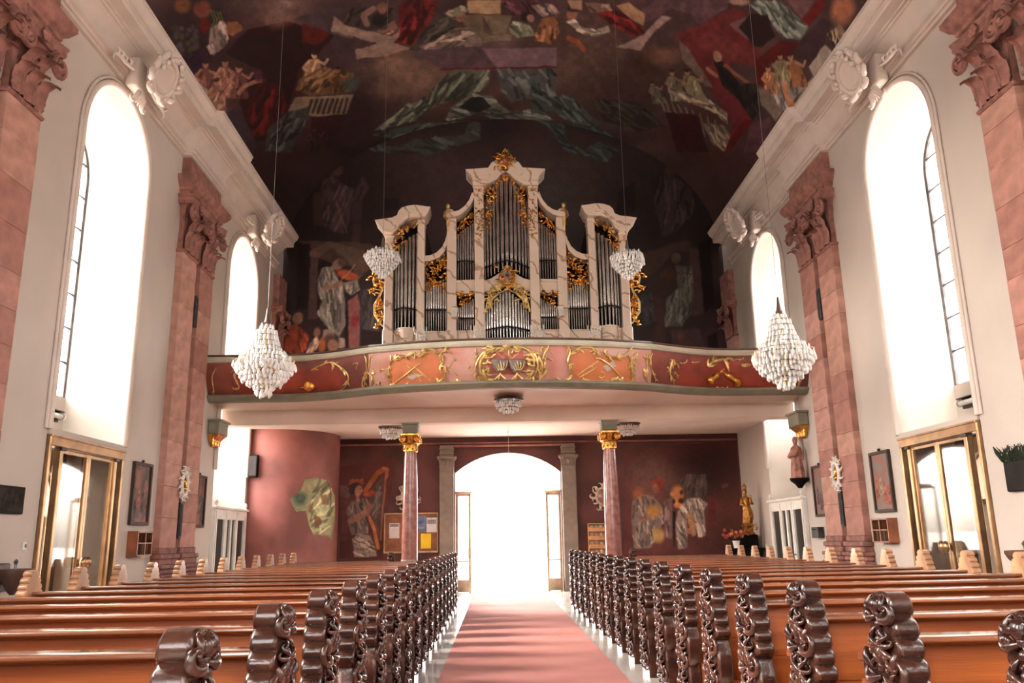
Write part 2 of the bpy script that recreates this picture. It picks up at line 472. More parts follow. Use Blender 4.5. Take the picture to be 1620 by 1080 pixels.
for wi in windows_done[:8]:
    sd = 'left' if wi.location.x < 0 else 'right'
    far = {-1.4: 'behind the viewer', 6.6: 'nearest the viewer', 14.6: 'above the glazed street door', 22.6: 'beside the organ'}[round(wi.location.y, 1)]
    wi['label'] = 'tall arched leaded window in the %s wall %s' % (sd, far)

# wall behind the viewer; its windows are added to light organ, parapet and pews
FWX = (-4.6, 0.0, 4.6)
def fw_out(xc): return [(xc - .85, 3.2)] + arch(xc, .85, 9.9) + [(xc + .85, 3.2)]
wb_ = MB(); wb_.prism([(-8.8, 0), (8.8, 0), (8.8, 17), (-8.8, 17)], lambda u, v, w: (u, w, v), Y0 - .3, Y0, holes=[fw_out(x) for x in FWX])
tag(wb_.build('wall_front', PLASTER), 'choir end wall behind the viewer with three tall windows added for front light', kind='structure')
for xc, nm in zip(FWX, ('left', 'middle', 'right')):
    wi = thing('window_%d' % (len(windows_done) + 1), (xc, Y0 - .15, 3.2), 'unseen tall arched window added for front light behind the viewer, %s one' % nm, None, None, 'structure'); windows_done.append(wi)
    fr = MB(); o_ = fw_out(xc); fr.tube([(p[0], Y0 - .15, p[1]) for p in o_ + o_[:1]], .05, 6); fr.build('window_frame', LEAD, wi)
    for k in range(1, 7): br = MB(); br.box((xc, Y0 - .15, 3.2 + k * 1.1), (1.7, .03, .035)); br.build('glazing_bar', LEAD, wi)
    g = MB(); g.face(o_, lambda u, v: (u, Y0 - .15, v)); g.build('pane', GLASS, wi, fix=False)
    ld = bpy.data.lights.new('daylight_portal', 'AREA'); ld.shape = 'RECTANGLE'; ld.size = 1.8; ld.size_y = 7.8; ld.cycles.is_portal = True
    lo = bpy.data.objects.new('daylight_portal', ld); COL.objects.link(lo); lo.location = (xc, Y0 - .4, 7.0); lo.rotation_euler = (PI / 2, 0, 0)

# back wall with the main doorway
DX, DZS, DZT = 1.70, 3.70, 4.33
def dr(n=16):
    R = (DX * DX + (DZT - DZS) ** 2) / (2 * (DZT - DZS)); out = []
    for i in range(n + 1):
        x = -DX + 2 * DX * i / n; out.append((x, DZT - R + math.sqrt(R * R - x * x)))
    return out
DOOR_ARC = dr()
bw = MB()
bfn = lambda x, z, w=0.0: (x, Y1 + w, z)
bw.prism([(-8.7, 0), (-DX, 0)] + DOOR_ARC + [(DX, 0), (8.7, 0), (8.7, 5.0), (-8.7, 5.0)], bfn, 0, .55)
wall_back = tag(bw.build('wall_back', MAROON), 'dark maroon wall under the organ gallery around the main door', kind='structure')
bw2 = MB(); bw2.box((0, Y1 + .4, 11), (2 * 8.8, .3, 12.2)); bw2.build('outer_gable', PLASTER, wall_back)

# cornices
PROF = [(0, 10.34), (.07, 10.34), (.07, 10.41), (.11, 10.41), (.11, 10.48), (.17, 10.50), (.17, 10.57), (.08, 10.59), (.07, 10.66), (.09, 10.78), (.15, 10.90), (.26, 10.985), (.30, 10.99), (.30, 11.04),
        (.36, 11.04), (.36, 11.07), (.58, 11.07), (.60, 11.10), (.60, 11.22), (.63, 11.22), (.63, 11.26), (.68, 11.29), (.72, 11.35), (.73, 11.40), (.75, 11.40), (.75, 11.46), (.0, 11.48)]
YEND = 25.75
PIL_Y = (10.75, 18.75)
for s, side in ((-1, 1), (1, 2)):
    c = MB(); rows = []
    def row(y, e): rows.append([(s * (W - d - (e if k not in (0, len(PROF) - 1) else 0)), y, z) for k, (d, z) in enumerate(PROF)])
    row(Y0, 0)
    for py_ in (2.75, 10.75, 18.75):
        row(py_ - 1.22, 0); row(py_ - 1.18, .16); row(py_ + 1.18, .16); row(py_ + 1.22, 0)
    row(YEND, 0)
    c.loft(rows)
    c.face([(d, z) for d, z in PROF], lambda d, z: (s * (W - d), YEND, z))
    tag(c.build('trim_%d' % side, STUCCO, smooth=30), 'long moulded plaster cornice along the %s nave wall' % ('left' if s < 0 else 'right'), kind='structure')

# stair turret in the corner under the gallery
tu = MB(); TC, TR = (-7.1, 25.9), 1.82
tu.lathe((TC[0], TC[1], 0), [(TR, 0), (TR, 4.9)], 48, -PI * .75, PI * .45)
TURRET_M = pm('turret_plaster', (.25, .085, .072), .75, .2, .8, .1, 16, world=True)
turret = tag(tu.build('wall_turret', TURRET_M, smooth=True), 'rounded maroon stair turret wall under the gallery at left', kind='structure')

# ------------------------------------------------------------------ organ gallery
def par_y(x):
    a = abs(x)
    if a <= 3.4: return 18.66 + .60 * (a / 3.4) ** 2
    return 19.26 + .84 * math.sin(min((a - 3.4) / 2.3, 1) * PI / 2)
XS = [i * .1 for i in range(-75, 76)]; XS[0] = -W; XS[-1] = W
XS = sorted(set(XS + [-W, W, -3.4, 3.4]))
gal = thing('organ_gallery', (0, 20, 4.6), 'curved organ gallery with painted red parapet spanning the nave', 'gallery')
PARFACE = [(.02, 5.99), (.0, 5.93), (.01, 5.85), (.04, 5.74), (.09, 5.60), (.15, 5.46), (.22, 5.34), (.30, 5.22)]
# parapet: pale rose in the middle bays, deep red towards the walls
def parapet_face():
    b = MB(); b.loft([[(x, par_y(x) + o, z) for x in XS] for (o, z) in PARFACE]); return b
par_bvh_mb = parapet_face()
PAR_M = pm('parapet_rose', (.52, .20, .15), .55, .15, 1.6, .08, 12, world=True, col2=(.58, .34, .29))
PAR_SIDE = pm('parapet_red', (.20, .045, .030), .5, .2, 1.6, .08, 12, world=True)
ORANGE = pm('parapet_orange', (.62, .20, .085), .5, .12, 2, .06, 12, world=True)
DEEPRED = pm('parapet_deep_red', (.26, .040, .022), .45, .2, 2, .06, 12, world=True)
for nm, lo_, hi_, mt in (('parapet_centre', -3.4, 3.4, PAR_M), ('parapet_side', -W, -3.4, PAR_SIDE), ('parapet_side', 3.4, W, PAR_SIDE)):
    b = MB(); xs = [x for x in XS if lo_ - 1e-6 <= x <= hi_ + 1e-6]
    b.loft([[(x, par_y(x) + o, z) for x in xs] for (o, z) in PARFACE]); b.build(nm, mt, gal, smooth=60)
b = MB(); b.loft([[(x, par_y(x) + o, z) for x in XS] for (o, z) in ((.02, 5.97), (-.05, 5.99), (-.07, 6.03), (-.05, 6.07), (-.06, 6.12), (.30, 6.13), (.30, 6.0))])
CAP_M = pm('gallery_cap_paint', (.50, .46, .35), .45, .08, 2, .06)
b.build('parapet_moulding', CAP_M, gal, smooth=40)
b = MB(); b.loft([[(x, par_y(x) + o, z) for x in XS] for (o, z) in ((-.09, 6.13), (-.09, 6.165), (.34, 6.165), (.34, 6.13), (-.09, 6.13))])
b.build('top_rail', pm('top_rail_wood', (.09, .04, .025), .3, .2, 3), gal, smooth=40)
b = MB(); b.loft([[(x, par_y(x) + o, z) for x in XS] for (o, z) in ((.30, 6.0), (.30, 5.2))]); b.build('parapet_back', PAR_SIDE, gal)
b = MB(); b.loft([[(x, par_y(x) + o, z) for x in XS] for (o, z) in ((.30, 5.23), (.22, 5.21), (.20, 5.15), (.25, 5.12), (.28, 5.08), (.36, 5.05), (.44, 5.04))])
b.build('lower_moulding', GREYGREEN, gal, smooth=40)
b = MB(); rows = []
for k in range(9):
    t = k / 8
    rows.append([(x, (par_y(x) + .44) * (1 - t) + 21.5 * t, 5.04 + .10 * math.sin(min(t * 1.3, 1) * PI) - .05 * t) for x in XS])
b.loft(rows); b.build('soffit', GALLERY_CEIL, gal, smooth=60)
b = MB(); b.box((0, 21.72, 4.81), (2 * W, .44, .40), .02); b.build('beam', GALLERY_CEIL, gal)
b = MB(); b.box((0, (21.9 + Y1) / 2, 5.0), (2 * W, Y1 - 21.9, .3)); b.build('floor_slab', GALLERY_CEIL, gal)
b = MB(); rows = [[(x, par_y(x) + .28, 5.2) for x in XS], [(x, 22.0, 5.2) for x in XS]]; b.loft(rows); b.build('gallery_floorboards', pm('gallery_boards', (.12, .06, .035), .6), gal)
# ------------------------------------------------------------------ frescoed vault and gable (colours painted further below)
def grid_mesh(name, P):
    """P: (n, m, 3) array of points -> mesh, smooth"""
    n, m_ = P.shape[:2]
    me = bpy.data.meshes.new(name)
    idx = np.arange(n * m_).reshape(n, m_)
    q = np.stack([idx[:-1, :-1], idx[:-1, 1:], idx[1:, 1:], idx[1:, :-1]], -1).reshape(-1)
    k = (n - 1) * (m_ - 1)
    me.vertices.add(n * m_); me.vertices.foreach_set('co', P.reshape(-1).astype(np.float32))
    me.loops.add(4 * k); me.loops.foreach_set('vertex_index', q.astype(np.int32))
    me.polygons.add(k); me.polygons.foreach_set('loop_start', np.arange(0, 4 * k, 4, dtype=np.int32))
    me.polygons.foreach_set('use_smooth', np.ones(k, bool))
    me.update(calc_edges=True); me.validate()
    return me
def put_paint(me, rgb):
    a = me.color_attributes.new('paint', 'FLOAT_COLOR', 'POINT')
    c = np.ones((len(rgb), 4), np.float32); c[:, :3] = rgb
    a.data.foreach_set('color', c.reshape(-1))
ys = np.concatenate([np.arange(Y0, 11.0, .5), np.arange(11.0, Y1, .036), [Y1 + .02]])
th = np.linspace(0, PI, 620)
VAULT = np.zeros((len(ys), len(th), 3))
VAULT[..., 0] = VA * np.cos(th)[None, :] * -1
VAULT[..., 1] = ys[:, None]
VAULT[..., 2] = VZ + VB * np.sin(th)[None, :]
gx = np.arange(-7.6, 7.61, .035); gz = np.arange(5.0, 16.5, .035)
GABLE = np.zeros((len(gz), len(gx), 3)); GABLE[..., 0] = gx[None, :]; GABLE[..., 1] = Y1 - .01; GABLE[..., 2] = gz[:, None]
vault_me = grid_mesh('ceiling', VAULT); gable_me = grid_mesh('wall_gable', GABLE)
# ================================================================== FRESCO PAINTING
class Painter:
    """paints flat colours on surface points; shapes are given in the plan of the old crops and turned to picture plan"""
    def __init__(s, pts, base, warp=3.0, seed=0):
        s.P = to_px(pts); s.o = (0, 0); s.k = 1.0
        n = fbm(s.P[:, 0] / 16 + seed, s.P[:, 1] / 16); n2 = fbm(s.P[:, 0] / 16 + 50 + seed, s.P[:, 1] / 16 + 9)
        s.Q = s.P + np.stack([n - .5, n2 - .5], -1) * warp * 2
        s.C = np.tile(np.array(base, float) / 255., (len(s.P), 1)); s.rr = random.Random(seed)
        m = fbm(s.P[:, 0] / 60 + 3, s.P[:, 1] / 60 + 7, 5)[:, None]; s.C *= .65 + .7 * m
        s.var = (.82 + .36 * fbm(s.P[:, 0] / 9, s.P[:, 1] / 9, 3))[:, None]
    def at(s, ox, oy, k): s.o = (ox, oy); s.k = k
    def T(s, p): return np.array([(s.o[0] + q[0] / s.k, s.o[1] + q[1] / s.k) for q in p])
    def mix(s, idx, a, col):
        c = np.array(col, float) / 255. * s.var[idx]
        s.C[idx] = s.C[idx] * (1 - a[:, None]) + c * a[:, None]
    def box(s, lo, hi, pad): return np.where((s.Q[:, 0] > lo[0] - pad) & (s.Q[:, 0] < hi[0] + pad) & (s.Q[:, 1] > lo[1] - pad) & (s.Q[:, 1] < hi[1] + pad))[0]
    def p(s, col, pts, a=.92):
        T = s.T(pts); idx = s.box(T.min(0), T.max(0), 1)
        if not len(idx): return
        cov = np.zeros(len(idx))
        for ox, oy in ((-.8, -.3), (.3, -.8), (.8, .3), (-.3, .8)):
            x, y = s.Q[idx, 0] + ox, s.Q[idx, 1] + oy; c = np.zeros(len(idx), bool); j = len(T) - 1
            for i in range(len(T)):
                yi, yj = T[i, 1], T[j, 1]
                if yi != yj: c ^= ((yi > y) != (yj > y)) & (x < (T[j, 0] - T[i, 0]) * (y - yi) / (yj - yi) + T[i, 0])
                j = i
            cov += c * .25
        k = cov > 0; s.mix(idx[k], cov[k] * a, col)
    def e(s, col, x, y, rx, ry=None, ang=0, soft=.3, a=.9):
        ry = ry or rx; (X, Y), = s.T([(x, y)]); rx /= s.k; ry /= s.k; R = max(rx, ry) * (1 + soft)
        idx = s.box((X - R, Y - R), (X + R, Y + R), 1)
        if not len(idx): return
        dx, dy = s.Q[idx, 0] - X, s.Q[idx, 1] - Y; c, n = math.cos(ang), math.sin(ang)
        d = np.sqrt(((c * dx + n * dy) / rx) ** 2 + ((-n * dx + c * dy) / ry) ** 2)
        s.mix(idx, np.clip((1 + soft - d) / (2 * soft + 1e-6), 0, 1) * a, col)
    def s_(s, col, w, pts, a=.85, tap=False):
        T = s.T(pts); w = w / s.k; idx = s.box(T.min(0), T.max(0), w + 1)
        if not len(idx): return
        x = s.Q[idx]; best = np.full(len(idx), 1e9)
        for i in range(len(T) - 1):
            A, B = T[i], T[i + 1]; d = B - A; L = d @ d + 1e-9
            t = np.clip(((x - A) @ d) / L, 0, 1); best = np.minimum(best, np.linalg.norm(x - A - t[:, None] * d, axis=1))
        s.mix(idx, np.clip((w * .5 + .7 - best) / 1.4, 0, 1) * a, col)
    def d(s, col, pts, ang, n=8, w=8, lo=.55, hi=1.5):
        """drapery: a field of folds"""
        s.p(col, pts); xs = [q[0] for q in pts]; ys = [q[1] for q in pts]; L = max(max(xs) - min(xs), max(ys) - min(ys)) * .38
        k = 0; t = 0
        while k < n and t < n * 30:
            t += 1; q = (s.rr.uniform(min(xs), max(xs)), s.rr.uniform(min(ys), max(ys)))
            if not inside2(q, pts): continue
            k += 1; f = hi if s.rr.random() < .5 else lo; a = ang + s.rr.uniform(-.35, .35); l = L * s.rr.uniform(.4, 1); b = s.rr.uniform(-.3, .3)
            P = [(q[0] + math.cos(a + b * (u - .5)) * l * (u - .5), q[1] + math.sin(a + b * (u - .5)) * l * (u - .5)) for u in (0, .25, .5, .75, 1)]
            P = [v for v in P if inside2(v, pts)]
            if len(P) > 1: s.s_([min(255, c * f) for c in col], w * s.rr.uniform(.6, 1.3), P, .7)
    def fig(s, x, y, h, cloth, skin=(120, 78, 62), lean=0.0):
        """one small draped figure, head at the top"""
        q = lambda u, v: (x + u * h + lean * h * (v - 0), y + v * h)
        s.d(cloth, [q(-.16, .22), q(.12, .2), q(.24, .5), q(.28, 1), q(-.26, 1), q(-.24, .5)], PI / 2, 7, .06 * h * 1)
        s.s_(skin, .08 * h, [q(-.14, .28), q(-.28, .45), q(-.16, .55)]); s.s_(skin, .08 * h, [q(.12, .28), q(.30, .38), q(.40, .24)])
        s.e(skin, *q(0, .1), .085 * h, .11 * h, 0, .15); s.e((50, 28, 22), q(0, .05)[0], q(0, .03)[1], .10 * h, .06 * h, 0, .2)
def inside2(p, poly):
    c = False; j = len(poly) - 1
    for i in range(len(poly)):
        if (poly[i][1] > p[1]) != (poly[j][1] > p[1]) and p[0] < (poly[j][0] - poly[i][0]) * (p[1] - poly[i][1]) / (poly[j][1] - poly[i][1] + 1e-12) + poly[i][0]: c = not c
        j = i
    return c

def paint_ceiling(A):
    A.at(0, 0, 1); rc = random.Random(21)
    for k in range(150):      # loose brushed clouds and shadows between the figures
        x, y = rc.uniform(230, 1380), rc.uniform(-10, 290); l = rc.random(); c_ = (112, 84, 72) if l < .38 else ((92, 70, 74) if l < .55 else ((40, 22, 22) if l < .8 else (70, 40, 32)))
        near = max(0, 1 - abs(y - 90) / 220) * max(.25, 1 - abs(x - 800) / 700)
        A.e(c_, x, y, rc.uniform(14, 60), rc.uniform(6, 22), rc.uniform(-.5, .5), .7, rc.uniform(.2, .6) * (near if l < .55 else 1))
    # broad cloud and colour masses, picture plan
    A.at(0, 0, 1)
    for (c, x, y, rx, ry) in (((74, 56, 56), 620, 60, 90, 60), ((100, 74, 62), 640, 118, 75, 42), ((60, 42, 44), 520, 60, 70, 60), ((96, 70, 66), 440, 25, 60, 40), ((48, 30, 32), 320, 60, 70, 90), ((86, 62, 58), 970, 60, 90, 50),
                              ((92, 66, 56), 930, 110, 80, 45), ((64, 44, 42), 1000, 150, 70, 50), ((70, 46, 46), 1040, 30, 80, 40), ((52, 36, 40), 800, 220, 120, 40), ((44, 28, 30), 560, 180, 60, 50), ((60, 30, 26), 440, 140, 60, 90), ((38, 26, 28), 700, 300, 330, 80), ((58, 46, 42), 760, 232, 90, 18)):
        A.e(c, x, y, rx, ry, 0, .6, .85)
    A.at(200, 0, 4.5)     # left flank
    A.p((44, 14, 12), [(700, 380), (860, 210), (1150, 150), (1480, 250), (1360, 400), (1230, 480), (1150, 780), (980, 1000), (900, 1000), (800, 720), (880, 560), (960, 500), (760, 420)])
    A.p((84, 26, 22), [(1250, 160), (1450, 240), (1360, 320), (1250, 300)]); A.d((70, 22, 18), [(960, 560), (1120, 620), (1150, 780), (990, 960), (900, 980), (840, 780)], 1.9, 26, 26)
    A.p((66, 50, 52), [(1190, 130), (1480, 60), (1620, 20), (1620, 280), (1460, 230)]); A.p((94, 70, 66), [(1480, 180), (1620, 210), (1620, 280), (1460, 240)])
    A.e((112, 80, 72), 1080, 120, 90, 70, 0, .5); A.e((126, 92, 84), 1140, 30, 70, 30, 0, .5)
    for i in range(40): A.e((60 + 3 * (i % 7), 60, 44) if i % 2 else (70, 56, 66), 370 + A.rr.uniform(-30, 130), 190 + A.rr.uniform(0, 260), 18, 18, 0, .3)
    A.e((104, 52, 42), 540, 70, 60, 60, 0, .2); A.e((110, 66, 40), 400, 40, 60, 50, 0, .3); A.e((46, 44, 30), 630, 150, 50, 95, .4, .15)
    for i in range(4): A.s_((96, 88, 60), 9, [(600 + i * 22, 70 + i * 6), (620 + i * 20, 150), (600 + i * 16, 225)])
    A.e((90, 22, 20), 560, 180, 36, 56, 0, .2); A.d((120, 100, 92), [(600, 200), (680, 150), (730, 190), (720, 300), (620, 400), (580, 360)], 1.4, 10, 22); A.p((126, 78, 48), [(720, 160), (790, 150), (830, 200), (760, 260), (720, 240)])
    A.p((50, 30, 44), [(430, 420), (540, 350), (600, 440), (500, 580), (420, 560)])
    for x, y, h, c in ((560, 430, 260, (104, 62, 52)), (700, 420, 280, (128, 82, 68)), (800, 460, 240, (96, 58, 50)), (640, 560, 260, (120, 80, 70))): A.fig(x, y, h, c, (146, 98, 80))
    A.p((150, 124, 116), [(430, 600), (470, 560), (580, 640), (570, 790), (520, 760)]); A.p((120, 62, 44), [(470, 600), (500, 600), (500, 680), (480, 680)]); A.p((150, 122, 114), [(640, 880), (680, 840), (720, 850), (750, 900), (740, 1020), (700, 1000)]); A.p((124, 60, 44), [(710, 930), (740, 920), (735, 1010)])
    A.d((130, 90, 74), [(600, 700), (660, 620), (700, 640), (680, 780), (590, 800)], 2.2, 8, 18); A.s_((150, 100, 80), 30, [(800, 660), (840, 610), (910, 580), (950, 570)]); A.e((70, 40, 56), 940, 540, 32, 40)
    A.p((60, 44, 50), [(720, 800), (800, 760), (920, 1000), (900, 1080), (780, 1080)])
    A.fig(1340, 370, 240, (150, 110, 84), (176, 136, 108), -.1); A.d((100, 72, 50), [(1230, 560), (1400, 480), (1620, 520), (1600, 660), (1300, 680), (1200, 640)], 2.3, 16, 22); A.fig(1500, 480, 190, (90, 60, 40), (130, 74, 54)); A.e((60, 66, 62), 1600, 600, 60, 50)
    A.p((120, 100, 84), [(1200, 690), (1620, 670), (1560, 810), (1330, 830), (1150, 790)])
    for i in range(8): A.s_((52, 36, 30), 22, [(1320 + i * 36, 710), (1290 + i * 36, 800)])
    A.d((60, 56, 56), [(1000, 920), (1140, 800), (1300, 760), (1300, 840), (1200, 1000), (1180, 1080), (980, 1080)], 2.2, 22, 20); A.p((48, 22, 20), [(1320, 840), (1560, 820), (1520, 960), (1300, 1000)]); A.fig(1330, 900, 190, (48, 34, 30), (76, 46, 38))
    A.at(520, 0, 4.5)     # centre
    A.d((88, 26, 24), [(500, 40), (560, 0), (780, 0), (740, 120), (640, 260), (600, 330), (470, 310), (500, 160)], 1.9, 22, 30)
    A.d((60, 46, 44), [(80, 80), (300, 30), (460, 60), (450, 200), (300, 220), (110, 180)], 2.3, 16, 20); A.s_((130, 92, 80), 40, [(270, 170), (250, 110), (320, 60)]); A.e((34, 30, 28), 350, 140, 60, 50); A.e((128, 80, 66), 380, 60, 36, 40)
    A.p((132, 104, 92), [(40, 110), (110, 180), (450, 260), (510, 200), (500, 260), (460, 300), (580, 350), (400, 400), (200, 420), (190, 360), (350, 310), (20, 220)]); A.d((120, 84, 72), [(330, 230), (470, 140), (500, 240), (440, 250)], 2.6, 6, 18)
    A.d((62, 54, 48), [(560, 360), (690, 220), (780, 120), (900, 100), (910, 190), (760, 290), (640, 370)], 2.5, 12, 20); A.d((116, 96, 86), [(640, 340), (800, 260), (900, 200), (1060, 200), (1110, 260), (1080, 330), (720, 360)], 2.8, 16, 22); A.e((146, 78, 56), 940, 120, 34, 36, 0, .15); A.d((110, 100, 84), [(820, 90), (960, 30), (1000, 70), (900, 140)], .3, 6, 18)
    A.p((96, 80, 62), [(920, 120), (1100, 100), (1100, 230), (1160, 250), (1120, 290), (1000, 220)]); A.p((110, 92, 72), [(1100, 110), (1300, 110), (1260, 250), (1170, 240)]); A.p((160, 124, 92), [(980, 0), (1230, 0), (1220, 105), (1000, 95)])
    A.p((84, 60, 64), [(560, 370), (1080, 340), (1620, 330), (1620, 480), (800, 490), (740, 440), (600, 410)]); A.p((112, 84, 90), [(1090, 345), (1620, 335), (1620, 470), (1200, 480)]); A.s_((96, 24, 30), 12, [(800, 492), (1200, 484), (1620, 476)])
    A.p((116, 98, 78), [(1110, 260), (1300, 245), (1300, 290), (1100, 300)]); A.d((120, 118, 96), [(1280, 190), (1320, 140), (1430, 180), (1470, 250), (1350, 270), (1300, 240)], .9, 8, 16); A.d((126, 78, 52), [(1500, 180), (1570, 120), (1620, 130), (1620, 300), (1470, 290)], 1.7, 8, 22); A.d((80, 44, 52), [(1230, 0), (1620, 0), (1620, 120), (1500, 90), (1300, 100)], .8, 14, 24); A.e((40, 26, 30), 1410, 120, 40, 36); A.e((150, 104, 84), 1440, 130, 26, 28, 0, .15)
    A.e((126, 92, 76), 480, 460, 130, 70, .2, .5, .8); A.e((112, 82, 68), 640, 560, 170, 90, .1, .5, .8); A.e((98, 72, 62), 420, 640, 120, 70, 0, .5, .7)
    # green and grey drapery swag
    A.d((84, 84, 70), [(800, 560), (900, 495), (1150, 490), (1140, 600), (1080, 650), (900, 720), (780, 740), (620, 860), (460, 900), (320, 930), (560, 750), (700, 680)], 2.3, 34, 24)
    A.d((74, 74, 72), [(1200, 490), (1620, 490), (1620, 700), (1400, 700), (1300, 740), (1220, 620)], 1.1, 22, 24); A.d((92, 92, 84), [(870, 760), (1020, 670), (1160, 680), (1230, 750), (1300, 800), (1500, 780), (1600, 850), (1400, 870), (1200, 890), (1130, 830), (1060, 800), (930, 850), (830, 850)], .2, 22, 18)
    A.p((34, 30, 28), [(920, 770), (1020, 690), (1100, 690), (1160, 760), (1060, 800)]); A.d((64, 70, 62), [(300, 960), (640, 880), (1020, 860), (980, 980), (880, 1060), (640, 1060), (560, 1000)], 2.5, 24, 20)
    A.e((96, 74, 66), 1240, 980, 150, 50, 0, .4, .8); A.e((90, 68, 60), 1440, 1010, 120, 40, 0, .4, .8)
    A.at(840, 0, 4.5)     # centre right
    A.d((96, 26, 24), [(460, 100), (580, 60), (700, 130), (820, 230), (740, 270), (620, 200)], .7, 14, 26); A.d((150, 132, 116), [(250, 150), (310, 130), (360, 200), (460, 210), (550, 180), (560, 230), (460, 260), (360, 240)], .2, 10, 18); A.e((134, 86, 66), 290, 100, 40, 40, 0, .15); A.e((46, 30, 34), 300, 60, 46, 24)
    A.d((126, 78, 52), [(30, 260), (80, 130), (160, 110), (210, 230), (140, 320)], 1.6, 8, 24); A.s_((150, 74, 44), 34, [(270, 270), (330, 300), (380, 350)]); A.d((116, 96, 86), [(0, 40), (120, 20), (210, 90), (80, 120)], .8, 8, 20); A.d((110, 80, 70), [(380, 20), (560, 20), (570, 70), (420, 90)], .3, 6, 16)
    A.p((150, 116, 88), [(260, 0), (370, 0), (360, 70), (280, 60)]); A.p((150, 112, 80), [(600, 40), (700, 20), (820, 100), (800, 180), (700, 130)]); A.p((140, 112, 104), [(610, 340), (800, 250), (930, 110), (1000, 120), (860, 250), (780, 360), (700, 350)])
    A.p((84, 58, 62), [(800, 60), (900, 0), (1400, 0), (1400, 60), (1200, 180), (1130, 100), (1000, 60), (900, 120), (820, 160)]); A.p((96, 34, 36), [(1035, 245), (1200, 180), (1450, 50), (1560, 90), (1420, 170), (1620, 330), (1620, 470), (1400, 440), (1540, 700), (1580, 860), (1400, 1080), (1340, 1060), (1440, 900), (1350, 740), (1180, 500), (1080, 380)])
    A.p((100, 42, 40), [(1200, 230), (1400, 260), (1560, 380), (1400, 420), (1200, 330)]); A.p((100, 84, 74), [(1050, 290), (1120, 340), (1300, 620), (1240, 610), (1080, 420)]); A.p((104, 72, 70), [(1410, 170), (1540, 110), (1500, 180), (1620, 290), (1600, 330)])
    A.e((60, 36, 28), 800, 460, 100, 80, 0, .5, .7); A.e((126, 82, 60), 940, 400, 110, 60, 0, .5, .6)
    for x, y, h, c, l in ((1000, 500, 220, (100, 92, 72), .2), (1100, 490, 240, (120, 110, 82), .4), (860, 580, 160, (80, 80, 66), .3)): A.fig(x, y, h, c, (128, 92, 74), l)
    A.d((124, 108, 88), [(980, 620), (1240, 700), (1400, 800), (1400, 880), (1300, 800), (1100, 720), (980, 660)], .5, 14, 18)
    for i in range(9): A.s_((104, 90, 74), 14, [(890 + i * 52, 680 + i * 22), (960 + i * 46, 790 + i * 30)])
    A.p((52, 22, 26), [(960, 800), (1180, 820), (1260, 1080), (1040, 1080)]); A.d((112, 96, 78), [(1220, 880), (1370, 890), (1420, 960), (1380, 1080), (1290, 1020)], 1.0, 14, 16)
    A.d((30, 22, 22), [(1290, 380), (1360, 430), (1480, 590), (1620, 720), (1580, 860), (1470, 700), (1360, 600)], .9, 10, 20); A.e((140, 104, 84), 1330, 400, 30, 36, -.5, .15); A.s_((140, 100, 80), 26, [(1260, 490), (1320, 540)]); A.s_((120, 78, 52), 24, [(1380, 470), (1540, 590)])
    A.d((66, 70, 66), [(0, 560), (120, 690), (200, 690), (280, 670), (400, 800), (500, 890), (460, 900), (300, 880), (150, 780), (0, 820)], .7, 20, 18); A.d((50, 60, 58), [(100, 870), (400, 900), (560, 940), (640, 1060), (400, 1080), (250, 1020)], .6, 20, 18); A.d((46, 40, 34), [(420, 700), (760, 720), (960, 900), (760, 940), (520, 860)], .6, 16, 20)
    A.at(1080, 0, 4.5)    # right flank
    A.d((96, 98, 88), [(470, 30), (560, 0), (680, 10), (780, 90), (900, 190), (840, 290), (700, 260), (600, 130)], .8, 26, 20); A.p((36, 20, 20), [(400, 190), (480, 90), (600, 110), (660, 260), (560, 340), (500, 320)]); A.e((150, 116, 96), 400, 10, 70, 26)
    A.p((96, 14, 16), [(850, 140), (960, 0), (1030, 20), (900, 190)]); A.p((96, 62, 62), [(740, 0), (940, 0), (850, 130), (800, 80)]); A.p((58, 36, 42), [(840, 290), (1000, 120), (1060, 170), (1000, 330), (900, 480), (820, 400)]); A.e((156, 92, 62), 1140, 70, 80, 110, .2, .3)
    A.d((118, 96, 76), [(1020, 240), (1120, 170), (1170, 230), (1320, 80), (1340, 150), (1190, 370), (1100, 370)], 1.5, 26, 14, .3, 1.5)
    A.p((150, 132, 118), [(1010, 320), (1110, 420), (900, 760), (780, 900), (640, 1060), (640, 970), (760, 790), (930, 540), (900, 480)]); A.p((130, 112, 100), [(1110, 360), (1180, 380), (940, 740), (900, 740)])
    A.p((82, 18, 18), [(520, 430), (700, 290), (830, 310), (760, 400), (580, 470), (590, 620), (520, 600)]); A.d((130, 116, 110), [(600, 560), (720, 470), (860, 560), (880, 620), (800, 700), (740, 800), (640, 740)], 1.1, 22, 18); A.fig(600, 470, 200, (140, 92, 60), (166, 110, 80), .2); A.fig(760, 380, 240, (136, 84, 52), (150, 104, 80), .3); A.fig(690, 380, 200, (110, 98, 70), (140, 110, 84), .1); A.s_((170, 104, 66), 40, [(720, 600), (760, 720), (780, 750)])
    A.p((110, 92, 80), [(520, 620), (600, 640), (720, 800), (660, 860), (560, 740)]); A.d((40, 32, 30), [(390, 600), (530, 600), (560, 760), (500, 860), (440, 760)], 1.2, 8, 16); A.p((84, 52, 58), [(480, 880), (620, 830), (640, 960), (600, 1080), (440, 1080)]); A.p((86, 18, 18), [(330, 1000), (440, 840), (500, 860), (370, 1040), (300, 1080)])

